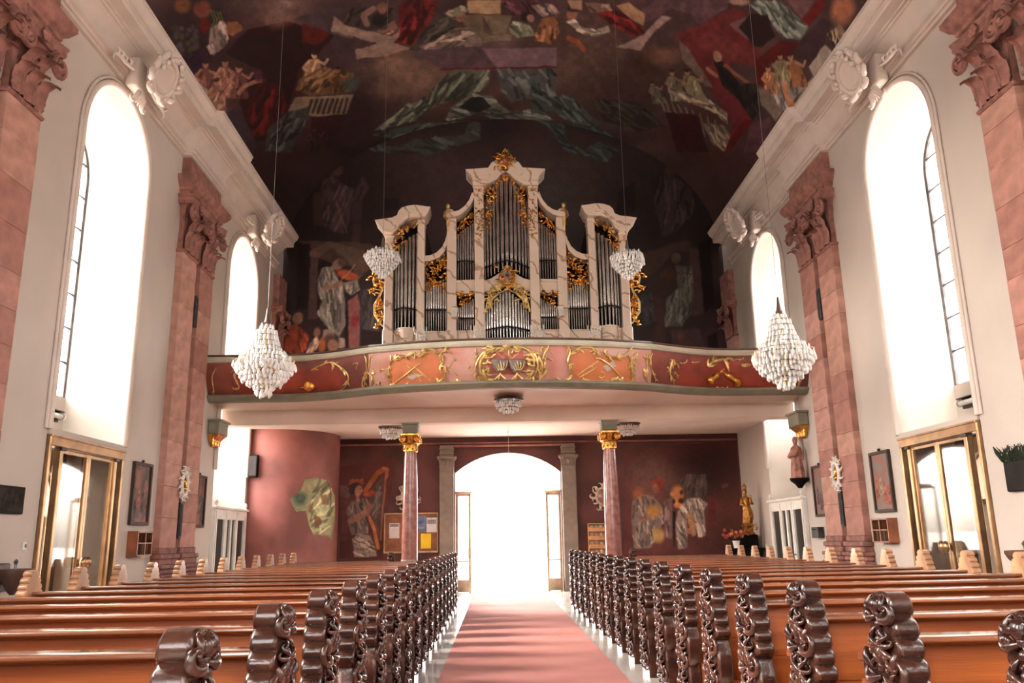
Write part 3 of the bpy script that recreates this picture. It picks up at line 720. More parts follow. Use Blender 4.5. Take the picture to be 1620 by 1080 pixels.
def paint_gable(A):
    A.at(0, 0, 1)
    for (c, x, y, rx, ry) in (((58, 40, 42), 700, 290, 120, 60), ((56, 42, 42), 900, 280, 110, 60), ((46, 32, 32), 660, 320, 70, 50), ((26, 18, 18), 1060, 330, 120, 90), ((24, 15, 14), 540, 330, 100, 80), ((50, 44, 40), 860, 330, 60, 60)): A.e(c, x, y, rx, ry, 0, .6, .8)
    A.at(400, 180, 4.5)
    A.d((50, 50, 46), [(520, 190), (640, 110), (800, 110), (900, 210), (1050, 240), (1140, 180), (1500, 150), (1540, 60), (1620, 60), (1620, 180), (1400, 250), (1240, 300), (1100, 250), (980, 280), (830, 260), (760, 190), (640, 220)], .4, 34, 20); A.d((46, 42, 38), [(40, 350), (100, 120), (280, 40), (420, 60), (500, 220), (300, 330), (120, 600)], 1.9, 24, 18)
    A.d((52, 38, 38), [(490, 480), (560, 430), (660, 520), (740, 540), (780, 440), (830, 520), (760, 640), (640, 860), (500, 800)], 1.9, 26, 18); A.e((66, 46, 40), 600, 400, 40, 46, 0, .2); A.s_((96, 72, 60), 6, [(590, 620), (670, 850)]); A.p((40, 26, 26), [(430, 560), (500, 560), (500, 800), (430, 790)]); A.p((44, 28, 28), [(720, 640), (780, 600), (760, 950), (700, 950)]); A.p((20, 14, 14), [(930, 600), (1040, 600), (1040, 680), (930, 690)])
    A.p((58, 42, 36), [(320, 900), (820, 920), (900, 960), (820, 1080), (420, 1080), (420, 960)])
    A.at(840, 180, 4.5)
    A.d((44, 48, 46), [(0, 40), (240, 60), (260, 200), (380, 260), (480, 200), (640, 260), (540, 340), (400, 310), (250, 270), (120, 90)], .6, 22, 18); A.d((40, 30, 30), [(880, 640), (920, 440), (1020, 440), (1140, 540), (1180, 680), (1020, 850), (940, 880)], 1.6, 28, 18); A.e((48, 34, 30), 990, 400, 34, 40); A.d((34, 32, 28), [(800, 160), (1000, 210), (1180, 360), (1280, 560), (1200, 600), (1080, 330), (900, 260)], .8, 12, 16); A.p((22, 14, 14), [(620, 560), (740, 480), (740, 700), (600, 720)]); A.p((44, 32, 30), [(1130, 950), (1200, 950), (1200, 1080), (1130, 1080)])
    A.at(400, 360, 5.14)   # left of the organ: saint with a violin in a painted arch
    A.p((20, 10, 9), [(360, 130), (470, 130), (460, 660), (355, 660)]); A.p((74, 56, 48), [(460, 190), (620, 110), (900, 180), (960, 330), (860, 420), (760, 260), (640, 160), (545, 240), (470, 230)]); A.p((64, 46, 46), [(470, 240), (540, 250), (520, 740), (450, 740)]); A.p((90, 58, 56), [(470, 200), (550, 200), (540, 245), (465, 235)])
    A.p((22, 12, 12), [(530, 250), (640, 280), (640, 330), (520, 700)]); A.d((112, 104, 96), [(530, 420), (560, 320), (650, 310), (700, 430), (740, 480), (750, 660), (760, 780), (700, 890), (590, 800), (520, 700), (560, 600), (530, 520)], 1.4, 46, 16); A.e((122, 92, 78), 690, 300, 42, 46, .3, .15); A.e((62, 46, 38), 725, 280, 34, 36); A.e((150, 70, 44), 770, 385, 90, 40, .3, .2); A.s_((150, 128, 110), 7, [(715, 440), (825, 300)]); A.d((116, 108, 96), [(740, 450), (850, 420), (870, 510), (800, 550), (760, 520)], 2.0, 10, 14); A.s_((128, 92, 78), 44, [(590, 490), (660, 470), (720, 460)])
    A.p((112, 66, 64), [(770, 600), (850, 540), (870, 620), (870, 980), (780, 980)]); A.e((110, 34, 40), 830, 760, 34, 50); A.p((20, 12, 12), [(750, 680), (775, 670), (775, 970), (750, 960)]); A.d((62, 56, 56), [(870, 520), (980, 480), (1000, 640), (1040, 840), (880, 830)], 1.6, 16, 16); A.p((30, 18, 18), [(880, 840), (1070, 850), (1070, 960), (880, 970)])
    A.e((112, 82, 66), 365, 735, 44, 50, 0, .15); A.d((120, 50, 34), [(270, 830), (350, 780), (460, 880), (430, 1000), (360, 1040), (250, 1000)], 1.2, 10, 20); A.p((136, 118, 110), [(570, 830), (660, 820), (670, 900), (560, 940)]); A.p((146, 126, 116), [(700, 890), (745, 895), (745, 975), (690, 980)]); A.d((160, 132, 118), [(430, 1030), (460, 940), (520, 880), (540, 930), (500, 1040)], 2.0, 10, 14); A.e((130, 92, 76), 520, 850, 26, 40)
    A.e((66, 46, 38), 630, 920, 66, 50); A.e((140, 102, 84), 650, 960, 44, 52, 0, .15); A.p((30, 24, 26), [(500, 1010), (560, 990), (600, 1060), (490, 1060)]); A.e((150, 84, 52), 560, 960, 30, 60)
    A.at(980, 360, 5.14)   # right of the organ: saint with a viola
    A.p((16, 8, 8), [(640, 120), (740, 100), (770, 630), (690, 700)]); A.p((52, 36, 36), [(580, 180), (640, 170), (690, 700), (600, 720)]); A.p((48, 34, 28), [(170, 220), (420, 130), (580, 110), (580, 200), (450, 180), (340, 320), (200, 420)]); A.d((62, 60, 54), [(450, 310), (590, 310), (600, 520), (590, 700), (500, 800), (360, 800), (380, 580), (480, 480)], 1.7, 40, 14); A.e((62, 52, 44), 460, 245, 42, 44, 0, .15); A.e((54, 28, 20), 390, 380, 64, 40, -.3, .2); A.s_((52, 30, 22), 7, [(440, 368), (600, 370)]); A.d((40, 38, 38), [(160, 560), (250, 520), (300, 760), (200, 800)], 1.4, 12, 14); A.p((44, 26, 26), [(280, 560), (350, 560), (380, 980), (290, 960)]); A.e((60, 44, 36), 580, 960, 50, 60); A.p((54, 38, 36), [(420, 830), (640, 820), (720, 980), (430, 990)]); A.p((18, 10, 10), [(720, 880), (800, 850), (800, 1000), (720, 1000)]); A.e((74, 46, 36), 500, 890, 30, 50)

GAIN_V, GAIN_G = 0.92, 1.3
FRESCO = paint_mat('fresco_paint')
A = Painter(VAULT.reshape(-1, 3), (74, 52, 50), 2.2, 1); paint_ceiling(A); g_ = A.C.mean(1, keepdims=True); A.C = g_ + (A.C - g_) * .80; A.C = np.clip((A.C - .20) * 1.28 + .185, .02, 1); rgb = lin(np.clip(A.C, 0, 1)) * GAIN_V
far = VAULT.reshape(-1, 3)[:, 1] < 11.5; rgb[far] = lin(np.array([.30, .2, .2])) * GAIN_V
put_paint(vault_me, np.clip(rgb, .004, .75))
A = Painter(GABLE.reshape(-1, 3), (36, 25, 25), 2.0, 2); paint_gable(A); put_paint(gable_me, np.clip(lin(np.clip(A.C, 0, 1)) * GAIN_G, .003, .75))  # dark paint that also holds the falloff of light towards the end wall
tag(link('ceiling', vault_me, FRESCO), 'barrel vault with a dark fresco of saints, clouds and draperies', kind='structure')
tag(link('wall_gable', gable_me, FRESCO), 'end wall behind the organ with dim painted saints and architecture', kind='structure')

# ================================================================== PILASTERS, COLUMNS, STUCCO
def spiral(cx, cz, r, turns, dirn=1, a0=0.0, n=26, shrink=.14):
    out = []
    for i in range(n):
        t = i / (n - 1); a = a0 + dirn * turns * 2 * PI * t; rr = r * (1 - t * (1 - shrink))
        out.append((cx + rr * math.cos(a), cz + rr * math.sin(a)))
    return out
def leaf_mb(L, Wd, curl=.45, lobes=4, thick=.02):
    """acanthus leaf standing on the origin, front towards -y, tip curling outwards"""
    b = MB(); rows = []; nu, nv = 7, 12
    for i in range(nv):
        t = i / (nv - 1)
        z = L * (t if t < .7 else .7 + .3 * math.sin((t - .7) / .3 * PI * .62) * .75)
        out = .10 * L * t * t + (curl * L * (1 - math.cos((t - .6) / .4 * PI * .55)) if t > .6 else 0)
        if t > .85: z -= .16 * L * ((t - .85) / .15)
        wd = Wd * .5 * (math.sin(PI * (.14 + .80 * t)) ** .55) * (1 + .16 * math.cos(t * lobes * 2 * PI))
        rows.append([(wd * (2 * j / (nu - 1) - 1), -(out + thick + .16 * Wd * (1 - abs(2 * j / (nu - 1) - 1)) * (1 if j % 2 else .55)), z) for j in range(nu)])
    b.loft(rows); return b
_cap_cache = {}
def capital(parent, w, h, proj, z0, xc, mat, leafmat=None, four=False):
    """Corinthian capital; front -y in the parent's frame; volutes and leaves are sub-parts"""
    key = (round(w, 3), round(h, 3), mat.name, four)
    if key not in _cap_cache:
        bell = MB()
        bell.loft([[(-a, 0, z), (-a, -d, z), (a, -d, z), (a, 0, z)] for a, d, z in
                   ((w * .5, proj, 0), (w * .46, proj * .75, h * .06), (w * .43, proj * .6, h * .5), (w * .50, proj * .9, h * .8), (w * .56, proj * 1.3, h * .84))])
        neck = MB(); neck.box((0, -proj * .5, h * .03), (w * 1.08, proj * 1.35, h * .06), h * .02)
        ab = MB(); pts = [(-w * .64, -proj * 2.2), (-w * .3, -proj * 1.7), (0, -proj * 1.9), (w * .3, -proj * 1.7), (w * .64, -proj * 2.2), (w * .64, 0), (-w * .64, 0)]
        ab.loft([[(p[0] * k, p[1] * k, z) for p in pts] + [(pts[0][0] * k, pts[0][1] * k, z)] for k, z in ((.94, h * .84), (1, h * .88), (1, h * .94), (1.05, h * .97), (1.05, h))])
        ab.face(pts, lambda u, v: (u * .94, v * .94, h * .84))
        vo = MB(); r = h * .15
        sp = spiral(0, 0, r, 2.1, 1, PI * .5, 34, .12)
        vo.tube([(p[0], -.03 * h * i / 33, p[1]) for i, p in enumerate(sp)], [r * .24 * (1 - .5 * i / 33) for i in range(34)], 6)
        vo.ball((0, -.02 * h, 0), (r * .22, r * .3, r * .22)); vo.tube([(0, .02, r), (-w * .12, .03, r * 1.15), (-w * .26, .03, r * .5)], [r * .22, r * .18, r * .06], 5)
        flw = MB()
        for k in range(6):
            a = k * PI / 3; flw.ball((math.cos(a) * h * .05, -.02, math.sin(a) * h * .05), (h * .038, h * .03, h * .038), 6, 4)
        flw.ball((0, -.035, 0), h * .035, 6, 4)
        lf1 = leaf_mb(h * .40, w * .36, .34, 5); lf2 = leaf_mb(h * .64, w * .32, .30, 6)
        hx = MB(); sp = spiral(0, 0, h * .07, 1.6, 1, PI * .5, 20, .15); hx.tube([(p[0], 0, p[1]) for p in sp], [h * .022] * 20, 5)
        hx.tube([(0, 0, h * .07), (w * .08, .0, 0), (w * .10, .02, -h * .22)], [h * .022, h * .02, h * .012], 5)
        _cap_cache[key] = [x.mesh(n, sm) for x, n, sm in ((bell, 'capital', 40), (neck, 'necking', False), (ab, 'abacus', 30), (vo, 'volute', 60), (flw, 'rosette', 60), (lf1, 'acanthus_leaf', 60), (lf2, 'acanthus_leaf', 60), (hx, 'helix_scroll', 60))]
    bell, neck, ab, vo, flw, lf1, lf2, hx = _cap_cache[key]
    T = Matrix.Translation
    c = link('capital', bell, mat, parent, T((xc, 0, z0)))
    lm = leafmat or mat
    link('necking', neck, lm, c); link('abacus', ab, mat, c)
    sides = [0.0] if not four else [0.0, PI / 2, PI, -PI / 2]
    for a in sides:
        R = Matrix.Identity(4) if not four else T((0, -w * .5 * 0, 0))
        def L(me, x, z, d, sx=1):
            M = T((x, -d, z)) @ Matrix.Diagonal((sx, 1, 1, 1))
            link(me.name.split('.')[0], me, lm, c, M)
        for x in (-w * .33, 0, w * .33): L(lf1, x, h * .05, proj * .95)
        for x in (-w * .17, w * .17): L(lf2, x, h * .08, proj * .80)
        for sx in (-1, 1):
            L(vo, sx * w * .52, h * .69, proj * 2.0, sx); L(hx, sx * w * .13, h * .70, proj * 1.35, -sx)
        L(flw, 0, h * .90, proj * 2.0)
    return c

ORD = ['first', 'second', 'third', 'fourth', 'fifth', 'sixth', 'seventh', 'eighth', 'ninth', 'tenth', 'eleventh', 'twelfth', 'thirteenth', 'fourteenth', 'fifteenth', 'sixteenth', 'seventeenth', 'eighteenth']
rb = random.Random(5)
_blk = MB().box((0, 0, 0), (.9, .16, 1), .004).mesh('sandstone_block')
BLOCKS = []
for i_, mt_ in enumerate(SANDSTONES):
    me_ = _blk.copy(); me_.materials.append(mt_); BLOCKS.append(me_)
def pilaster_pair(s, yc, label, group):
    t = thing('double_pilaster', (s * W, yc, 0), label, 'pilaster', group, rz=-s * PI / 2)
    z0, z1 = 1.55, 8.05
    for xc in (-.575, .575):
        z = z0
        while z < z1 - .05:
            h = min(rb.uniform(.46, .72), z1 - z)
            if z1 - z - h < .3: h = z1 - z
            w = rb.uniform(.985, 1.0)
            link('sandstone_block', BLOCKS[rb.randrange(4)], None, t, Matrix.Translation((xc, -.07 + rb.uniform(-.004, .004), z + h / 2)) @ Matrix.Diagonal((w, 1, h - .004, 1)))
            z += h
        b = MB()
        for (ww, dd, za, zb) in ((1.12, .30, 0, .95), (1.10, .28, .95, 1.0), (1.08, .28, 1.12, 1.2), (.99, .21, 1.2, 1.32), (1.03, .24, 1.32, 1.42), (.94, .18, 1.42, 1.55)):
            b.box((xc, -dd / 2, (za + zb) / 2), (ww, dd, zb - za), .015)
        b.box((xc, -.13, 1.06), (1.05, .25, .14), .05)
        b.build('pilaster_base', SAND_CARVED, t, off=(0, 0, 0))
        capital(t, .9, 1.35, .16, z1, xc, SAND_CARVED)
    e = MB()
    e.loft([[(-a, 0, z), (-a, -d, z), (a, -d, z), (a, 0, z)] for a, d, z in
            ((1.10, .20, 9.40), (1.10, .20, 9.50), (1.14, .25, 9.52), (1.15, .26, 9.58), (1.20, .32, 9.62), (1.29, .41, 9.76), (1.29, .41, 9.84), (1.08, .20, 9.86), (1.08, .18, 10.38))])
    e.build('entablature', SAND_CARVED, t, off=(0, 0, 0))
    return t
for s, sd in ((-1, 'left'), (1, 'right')):
    pilaster_pair(s, 18.75, 'red sandstone double pilaster on the %s wall beside the gallery end' % sd, 'sandstone wall pilasters')
    pilaster_pair(s, 10.75, 'red sandstone double pilaster at the %s edge of the picture nearest the viewer' % sd, 'sandstone wall pilasters')
    # single pilaster in the far corner above the gallery
    t = thing('corner_pilaster', (s * W, 26.2, 5.2), 'dim sandstone corner pilaster above the gallery at the %s end wall' % sd, 'pilaster', rz=-s * PI / 2)
    z = 0.0
    while z < 2.7:
        link('sandstone_block', BLOCKS[rb.randrange(4)], None, t, Matrix.Translation((0, -.07, z + .27)) @ Matrix.Diagonal((1, 1, .53, 1))); z += .54
    capital(t, .9, 1.15, .16, 2.7, 0, SAND_CARVED)
    b = MB(); b.box((0, -.1, 4.4), (.95, .2, 1.1)); b.build('entablature', SAND_CARVED, t, off=(0, 0, 0))

def cartouche(s, yc, label, big):
    t = thing('stucco_cartouche', (s * (W - .08), yc, 10.15), label, 'ornament', 'stucco cartouches over the windows', rz=-s * PI / 2)
    T0 = Matrix.Translation((0, -.24, .02)) @ Matrix.Rotation(.45, 4, 'X') @ Matrix.Scale(1.18, 4); T1 = Matrix.Translation((0, -.08, 0)) @ Matrix.Rotation(.2, 4, 'X') @ Matrix.Scale(1.15, 4)
    def part(nm, b, tm=T0, sm=60):
        o = link(nm, b.mesh(nm, sm), STUCCO, t); o.matrix_basis = tm; return o
    b = MB(); b.lathe((0, 0, 0), [(0, .0), (.14, .02), (.24, .08), (.29, .05)], 20); b.v = [(p[0] * 1.1, -p[2] - .16, p[1] * .95 + .42) for p in b.v]; part('shell_shield', b)
    b = MB(); b.tube([(.33 * math.cos(a * PI / 14), -.22, .42 + .30 * math.sin(a * PI / 14)) for a in range(29)], [.05 + .012 * math.cos(a * 1.7) for a in range(29)], 7); part('shield_frame', b)
    b = MB(); b.box((0, -.12, .42), (.40, .26, .62), .04); part('mounting_block', b, Matrix.Identity(4))
    for k in range(11):
        a = -PI * .5 + (k + .5) * 2 * PI / 11; sg = 1 if math.cos(a) > 0 else -1
        P = turtle(.36 * math.cos(a), .42 + .32 * math.sin(a), a + sg * .7, [(.15, sg * 2, sg * 5), (.19, sg * 7, sg * 26)], 7); b = MB(); b.tube([(p[0], -.25 + .02 * math.sin(i * .7), p[1]) for i, p in enumerate(P)], taper(len(P), .03, .055, .014), 6); part('frame_scroll', b)
    for sx in (-1, 1):
        b = MB(); P = turtle(0, 0, -PI * .06, [(.30, -.8, 1.6), (.26, 1.6, -3), (.2, -4, -20)], 8)
        b.tube([(sx * (p[0] + .36), -.10, .30 + p[1]) for p in P], taper(len(P), .03, .035, .008), 6)
        for q in (4, 8, 12, 16):
            b.tube([(sx * (P[q][0] + .36), -.11, .30 + P[q][1]), (sx * (P[q][0] + .40), -.14, .36 + P[q][1]), (sx * (P[q][0] + .47), -.13, .37 + P[q][1])], [.022, .028, .006], 5)
        part('leaf_garland', b, T1)
        b = MB(); P = turtle(0, 0, -PI * .42, [(.2, .5, 2), (.22, 4, 22)], 8)
        b.tube([(sx * (p[0] + .07), -.14, .06 + p[1]) for p in P], taper(len(P), .04, .05, .012), 6); part('drop_scroll', b, T1)
        b = MB()
        for q in range(5): b.ball((sx * (.10 + .055 * q), -.30, .76 - .035 * q * q * .5), (.05, .045, .045), 7, 5)
        part('flower_cluster', b)
    b = MB()
    for q in range(5):
        a = -.9 + q * .45; b.tube([(0, -.14, .06), (math.sin(a) * .12, -.18, -.06 * math.cos(a)), (math.sin(a) * .18, -.14, -.18 * math.cos(a))], [.03, .045, .012], 6)
    part('keystone_leaf', b, T1)
for s, sd in ((-1, 'left'), (1, 'right')):
    cartouche(s, 14.6, 'scrolled stucco cartouche on the near window arch, %s wall' % sd, 1)
    cartouche(s, 22.6, 'scrolled stucco cartouche on the far window arch beside the organ, %s wall' % sd, 0)

# gallery columns and wall consoles
RED_MARBLE = pm('red_marble', (.25, .085, .07), .25, .3, 6, .03, col2=(.36, .17, .14), coat=.3)
for s, sd in ((-1, 'left'), (1, 'right')):
    t = thing('gallery_column', (s * 2.62, 21.72, 0), 'slender red marble column with gilded capital carrying the gallery, %s of the door' % sd, 'column', 'gallery columns')
    b = MB(); b.box((0, 0, .45), (.52, .52, .9), .02); b.box((0, 0, .98), (.46, .46, .12), .03); b.build('plinth', pm('column_stone', (.42, .34, .27), .6), t, off=(0, 0, 0))
    b = MB(); b.lathe((0, 0, 0), [(.20, .9), (.25, .98), (.25, 1.06), (.215, 1.10), (.215, 1.14)], 20); b.build('base_ring', MATS['column_stone'], t, off=(0, 0, 0), smooth=40)
    b = MB(); b.lathe((0, 0, 0), [(.205, 1.12), (.205, 1.5), (.20, 2.3), (.18, 3.2), (.155, 3.92)], 28); b.build('shaft', RED_MARBLE, t, off=(0, 0, 0), smooth=True)
    h, z0 = .50, 3.86
    b = MB(); b.lathe((0, 0, z0), [(.17, 0), (.19, .02), (.19, .05), (.155, .07), (.16, .25), (.22, .42)], 20); c = b.build('capital', GOLD, t, off=(0, 0, 0), smooth=40)
    b = MB(); b.box((0, 0, z0 + .45), (.46, .46, .07), .015); b.build('abacus', GOLD, c, off=(0, 0, 0))
    lm = leaf_mb(.22, .15).mesh('acanthus_leaf', 60); l2 = leaf_mb(.34, .13).mesh('acanthus_leaf', 60)
    vm = MB(); sp = spiral(0, 0, .085, 2, 1, PI / 2, 26, .12); vm.tube([(p[0], 0, p[1]) for p in sp], [.022] * 26, 5); vm.ball((0, 0, 0), .025, 6, 4); vm = vm.mesh('volute', 60)
    for k in range(8):
        R = Matrix.Rotation(k * PI / 4, 4, 'Z')
        link('acanthus_leaf', lm, GOLD, c, R @ Matrix.Translation((0, -.15, z0 + .05)))
        if k % 2: link('acanthus_leaf', l2, GOLD, c, R @ Matrix.Translation((0, -.14, z0 + .05)))
    for k in range(4):
        for sx in (-1, 1): link('volute', vm, GOLD, c, Matrix.Rotation(k * PI / 2, 4, 'Z') @ Matrix.Translation((sx * .20, -.25, z0 + .33)) @ Matrix.Diagonal((sx, 1, 1, 1)))
    b = MB(); b.box((0, 0, 4.48), (.40, .40, .26), .015); b.box((0, 0, 4.59), (.46, .46, .05), .01); b.build('impost_block', GREYGREEN, t, off=(0, 0, 0))
    # console at the nave wall
    t = thing('wall_console', (s * W, 20.9, 4.0), 'grey console block with gilded acanthus drop under the %s gallery end' % sd, 'console', rz=-s * PI / 2)
    b = MB(); b.box((0, -.14, .46), (.72, .28, .36), .02); b.box((0, -.16, .62), (.8, .34, .06), .01); b.build('block', GREYGREEN, t, off=(0, 0, 0))
    b = MB(); b.loft([[(-a, 0, z), (-a * .9, -d, z), (a * .9, -d, z), (a, 0, z)] for a, d, z in ((.06, .03, -.02), (.2, .1, .08), (.3, .2, .2), (.36, .28, .28))]); b.build('bracket', GOLD, t, off=(0, 0, 0), smooth=50)
    for k in range(3):
        link('acanthus_leaf', leaf_mb(.32, .22).mesh('acanthus_leaf', 60), GOLD, t, Matrix.Translation(((k - 1) * .2, -.10, .0)))

# ================================================================== PEWS AND RUNNER
def lobed(z_top, z_bot, w_top, w_bot, n, dep):
    """half-width profile made of rolled lobes separated by sharp grooves, from the top down"""
    out = []
    for k in range(n):
        za, zb = z_top + (z_bot - z_top) * k / n, z_top + (z_bot - z_top) * (k + 1) / n
        for q in range(7):
            u = -1 + 2 * q / 6; t = (k + (q / 6)) / n
            out.append((za + (zb - za) * (.02 + .96 * q / 6), w_top + (w_bot - w_top) * t ** .85 - dep * (1 - math.sqrt(max(0, 1 - .96 * u * u)))))
    return out
AISLE_PROF = [(1.335, .03), (1.33, .055)] + lobed(1.322, 1.235, .098, .104, 1, .030) + lobed(1.228, .80, .118, .235, 5, .034) + [(.79, .19), (.77, .17), (.745, .175), (.70, .205), (.62, .232), (.52, .235), (.45, .21), (.43, .195), (.40, .20), (.34, .225), (.2, .235), (.1, .25), (.0, .25)]
WALL_PROF = [(1.365, .03), (1.36, .045)] + lobed(1.355, 1.30, .075, .085, 1, .02) + lobed(1.295, 1.03, .105, .215, 4, .032) + [(1.0, .20), (.8, .22), (.45, .22), (.2, .235), (.0, .25)]
def end_outline(prof):
    right = [(w, z) for z, w in prof]; left = [(-w, z) for z, w in prof]
    return right + left[::-1]
def end_mesh(x0, x1, prof, bv=1.0):
    b = MB(); O = end_outline(prof); n = len(O); lv = []
    for (f, ins) in ((0, .018), (.05, .008), (.14, .001), (.86, .001), (.95, .008), (1, .018)):
        ins *= bv
        lv.append([(x0 + (x1 - x0) * f, u - math.copysign(min(ins, abs(u)), u), v - ins * max(0, min(1, (v - 1.15) / .18))) for (u, v) in O])
    b.loft(lv, closed=True)
    tris = tessellate_polygon([[Vector((p[1], p[2], 0)) for p in lv[0]]])
    b.f += [tuple(t) for t in tris] + [tuple(i + 5 * n for i in reversed(t)) for t in tris]
    return b.mesh('pew_end', 30)
def half_w(z):
    P = AISLE_PROF
    for a, c in zip(P, P[1:]):
        if c[0] <= z <= a[0]: return a[1] + (c[1] - a[1]) * (a[0] - z) / max(a[0] - c[0], 1e-6)
    return .05
def carving_mesh(xf, sg):
    """dense high-relief scrollwork on the aisle face, plane x = xf, outward direction sg"""
    b = MB(); rr = random.Random(11)
    def sc(y, z, h, segs, r0, rm, r1, lift=.010):
        P = turtle(y, z, h, segs, 6)
        for q in (1, -1):
            b.tube([(xf + sg * (lift + .010 * math.sin(i * .5)), q * p[0], p[1]) for i, p in enumerate(P)], taper(len(P), r0, rm, r1), 6)
    def ball(y, z, r):
        for q in ((1, -1) if abs(y) > 1e-3 else (1,)): b.ball((xf + sg * .010, q * y, z), (r, r, r), 6, 5)
    # crest mask
    ball(0, 1.275, .040); ball(.026, 1.290, .016); ball(.016, 1.262, .012); ball(.05, 1.268, .020); ball(0, 1.30, .020); ball(0, 1.235, .022); ball(.05, 1.30, .012)
    sc(.065, 1.25, 1.3, [(.05, 8, 14), (.05, 18, 70)], .010, .015, .005)
    z = 1.205; k = 0
    while z > .07:
        w = half_w(z - .03); o = max(w - .03, .06); ty = k % 3; jz = rr.uniform(-.008, .008)
        if ty == 0:      # large C-scrolls opening to the edge, with a leaf on their back
            sc(.014, z + .02 + jz, -.15, [(o * .75, -1.0 / o, 1.5 / o), (o * .75, 3.0 / o, 3.5 / o), (o * .5, 6 / o, 14 / o)], .011, .022, .006, .014)
            sc(o * .5, z + .015, .9, [(.05, -5, -9)], .008, .013, .003, .012); sc(o * .25, z - .03, -1.1, [(.05, 4, 8), (.03, 14, 40)], .007, .012, .004, .016)
            ball(0, z - .015, .022); ball(0, z - .05, .015)
        elif ty == 1:    # acanthus fan
            for q in range(5):
                a = -1.45 + .52 * q; L = o * (.95 - .10 * abs(q - 2)); sc(.008, z - .02, a, [(L * .7, -.6 / L, .6 / L), (L * .35, 3 / L, 8 / L)], .010, .018 - .001 * q, .003, .008 + .004 * q)
            ball(0, z + .005, .026); ball(.018, z + .03, .012)
        else:            # drooping volutes tied over a bud
            sc(o * .30, z + .045, -2.3, [(.06, 3, 9), (.06, 14, 60)], .009, .016, .005, .018)
            sc(o * .95, z + .045, -1.75, [(.07, -3, -7), (.08, -10, -46)], .010, .021, .006, .014)
            sc(.05, z + .01, -.7, [(.06, -3, 6), (.04, 12, 44)], .008, .014, .004, .012)
            ball(0, z + .01, .020); ball(0, z - .022, .028); ball(.026, z - .012, .012); ball(.04, z - .035, .010)
        z -= .088; k += 1
    # flat ground under the relief, slightly proud
    return b.mesh('carving', 70)
PXA, PXB = 1.37, 5.5
ROWS = [2.88 + 1.08 * k for k in range(18)]
PEW_LEN = {}
def pew_meshes(s, xa):
    key = (s, xa)
    if key in PEW_LEN: return PEW_LEN[key]
    x0, x1 = sorted((s * (xa + .12), s * (PXB - .10)))
    cx, L = (x0 + x1) / 2, x1 - x0
    d = {}
    def sweep(nm, prof, sm=False):
        b = MB(); n = len(prof)
        b.add([(x0, p[0], p[1]) for p in prof] + [(x1, p[0], p[1]) for p in prof], [(i, (i + 1) % n, (i + 1) % n + n, i + n) for i in range(n)] + [tuple(range(n))[::-1], tuple(range(n, 2 * n))])
        d[nm] = b.mesh(nm, sm)
    sweep('top_rail', [(.135, 1.104), (.135, 1.128), (.125, 1.135), (-.030, 1.135), (-.042, 1.130), (-.046, 1.122), (-.046, 1.112), (-.038, 1.105), (.02, 1.104), (.03, 1.088), (.06, 1.080), (.115, 1.080), (.115, 1.104)], 35)
    sweep('back_panel', [(.085, 1.09), (.115, 1.09), (.115, .40), (.05, .40)])
    sweep('backrest_rail', [(.082, .80), (.082, .76), (.055, .765), (.055, .795)])
    sweep('seat', [(-.36, .445), (-.36, .415), (-.34, .405), (.05, .395), (.05, .43), (-.34, .455)], 40)
    sweep('seat_apron', [(-.30, .405), (-.30, .10), (-.275, .10), (-.275, .405)])
    xo0, xo1 = sorted((s * (xa + .02), s * (PXB - .10)))
    b = MB(); b.box(((xo0 + xo1) / 2, .245, 1.015), (xo1 - xo0, .22, .045), .008, rx=-.10); d['book_rest'] = b.mesh('book_rest')
    b = MB(); b.box(((xo0 + xo1) / 2, .235, .885), (xo1 - xo0, .20, .045), .008); d['book_shelf'] = b.mesh('book_shelf')
    b = MB(); b.box((cx, .47, .17), (L, .16, .04), .01); b.box((cx, .47, .08), (L - .2, .10, .15), .01); d['kneeler'] = b.mesh('kneeler')
    fa = s * xa; fb = s * (xa + .12)
    d['aisle_end'] = end_mesh(fa, fb, AISLE_PROF); d['carving'] = carving_mesh(fa, -s)
    d['wall_end'] = end_mesh(s * (PXB - .10), s * PXB, WALL_PROF, .3)
    PEW_LEN[key] = d; return d
for s, sd in ((-1, 'left'), (1, 'right')):
    for k, y in enumerate(ROWS):
        xa = PXA if k < 17 else 2.98
        d = pew_meshes(s, xa)
        lab = 'long oak pew with dark carved aisle end, %s block, %s row from the viewer' % (sd, ORD[k]) if k < 17 else 'short oak pew stopping beside the gallery column, last row of the %s block' % sd
        t = thing('pew', (0, y, 0), lab, 'pew', 'pews of the %s block' % sd)
        for nm in ('top_rail', 'back_panel', 'backrest_rail', 'seat', 'seat_apron', 'book_rest', 'book_shelf', 'kneeler'):
            link(nm, d[nm], WOOD_RAIL if nm in ('top_rail', 'book_rest', 'book_shelf') else WOOD, t)
        e = link('aisle_end', d['aisle_end'], WOOD_DARK, t); link('carving', d['carving'], WOOD_DARK, e)
        link('wall_end', d['wall_end'], WOOD_END_LIT, t)
b = MB(); b.box((0, 13.6, .006), (2.2, 24.6, .012))
CARPET = pm('red_carpet', (.50, .20, .17), .95, .08, 1.2, .3, 160, world=True, col2=(.44, .165, .14))
tag(b.build('carpet_runner', CARPET), 'long faded red carpet runner down the centre aisle', 'carpet')

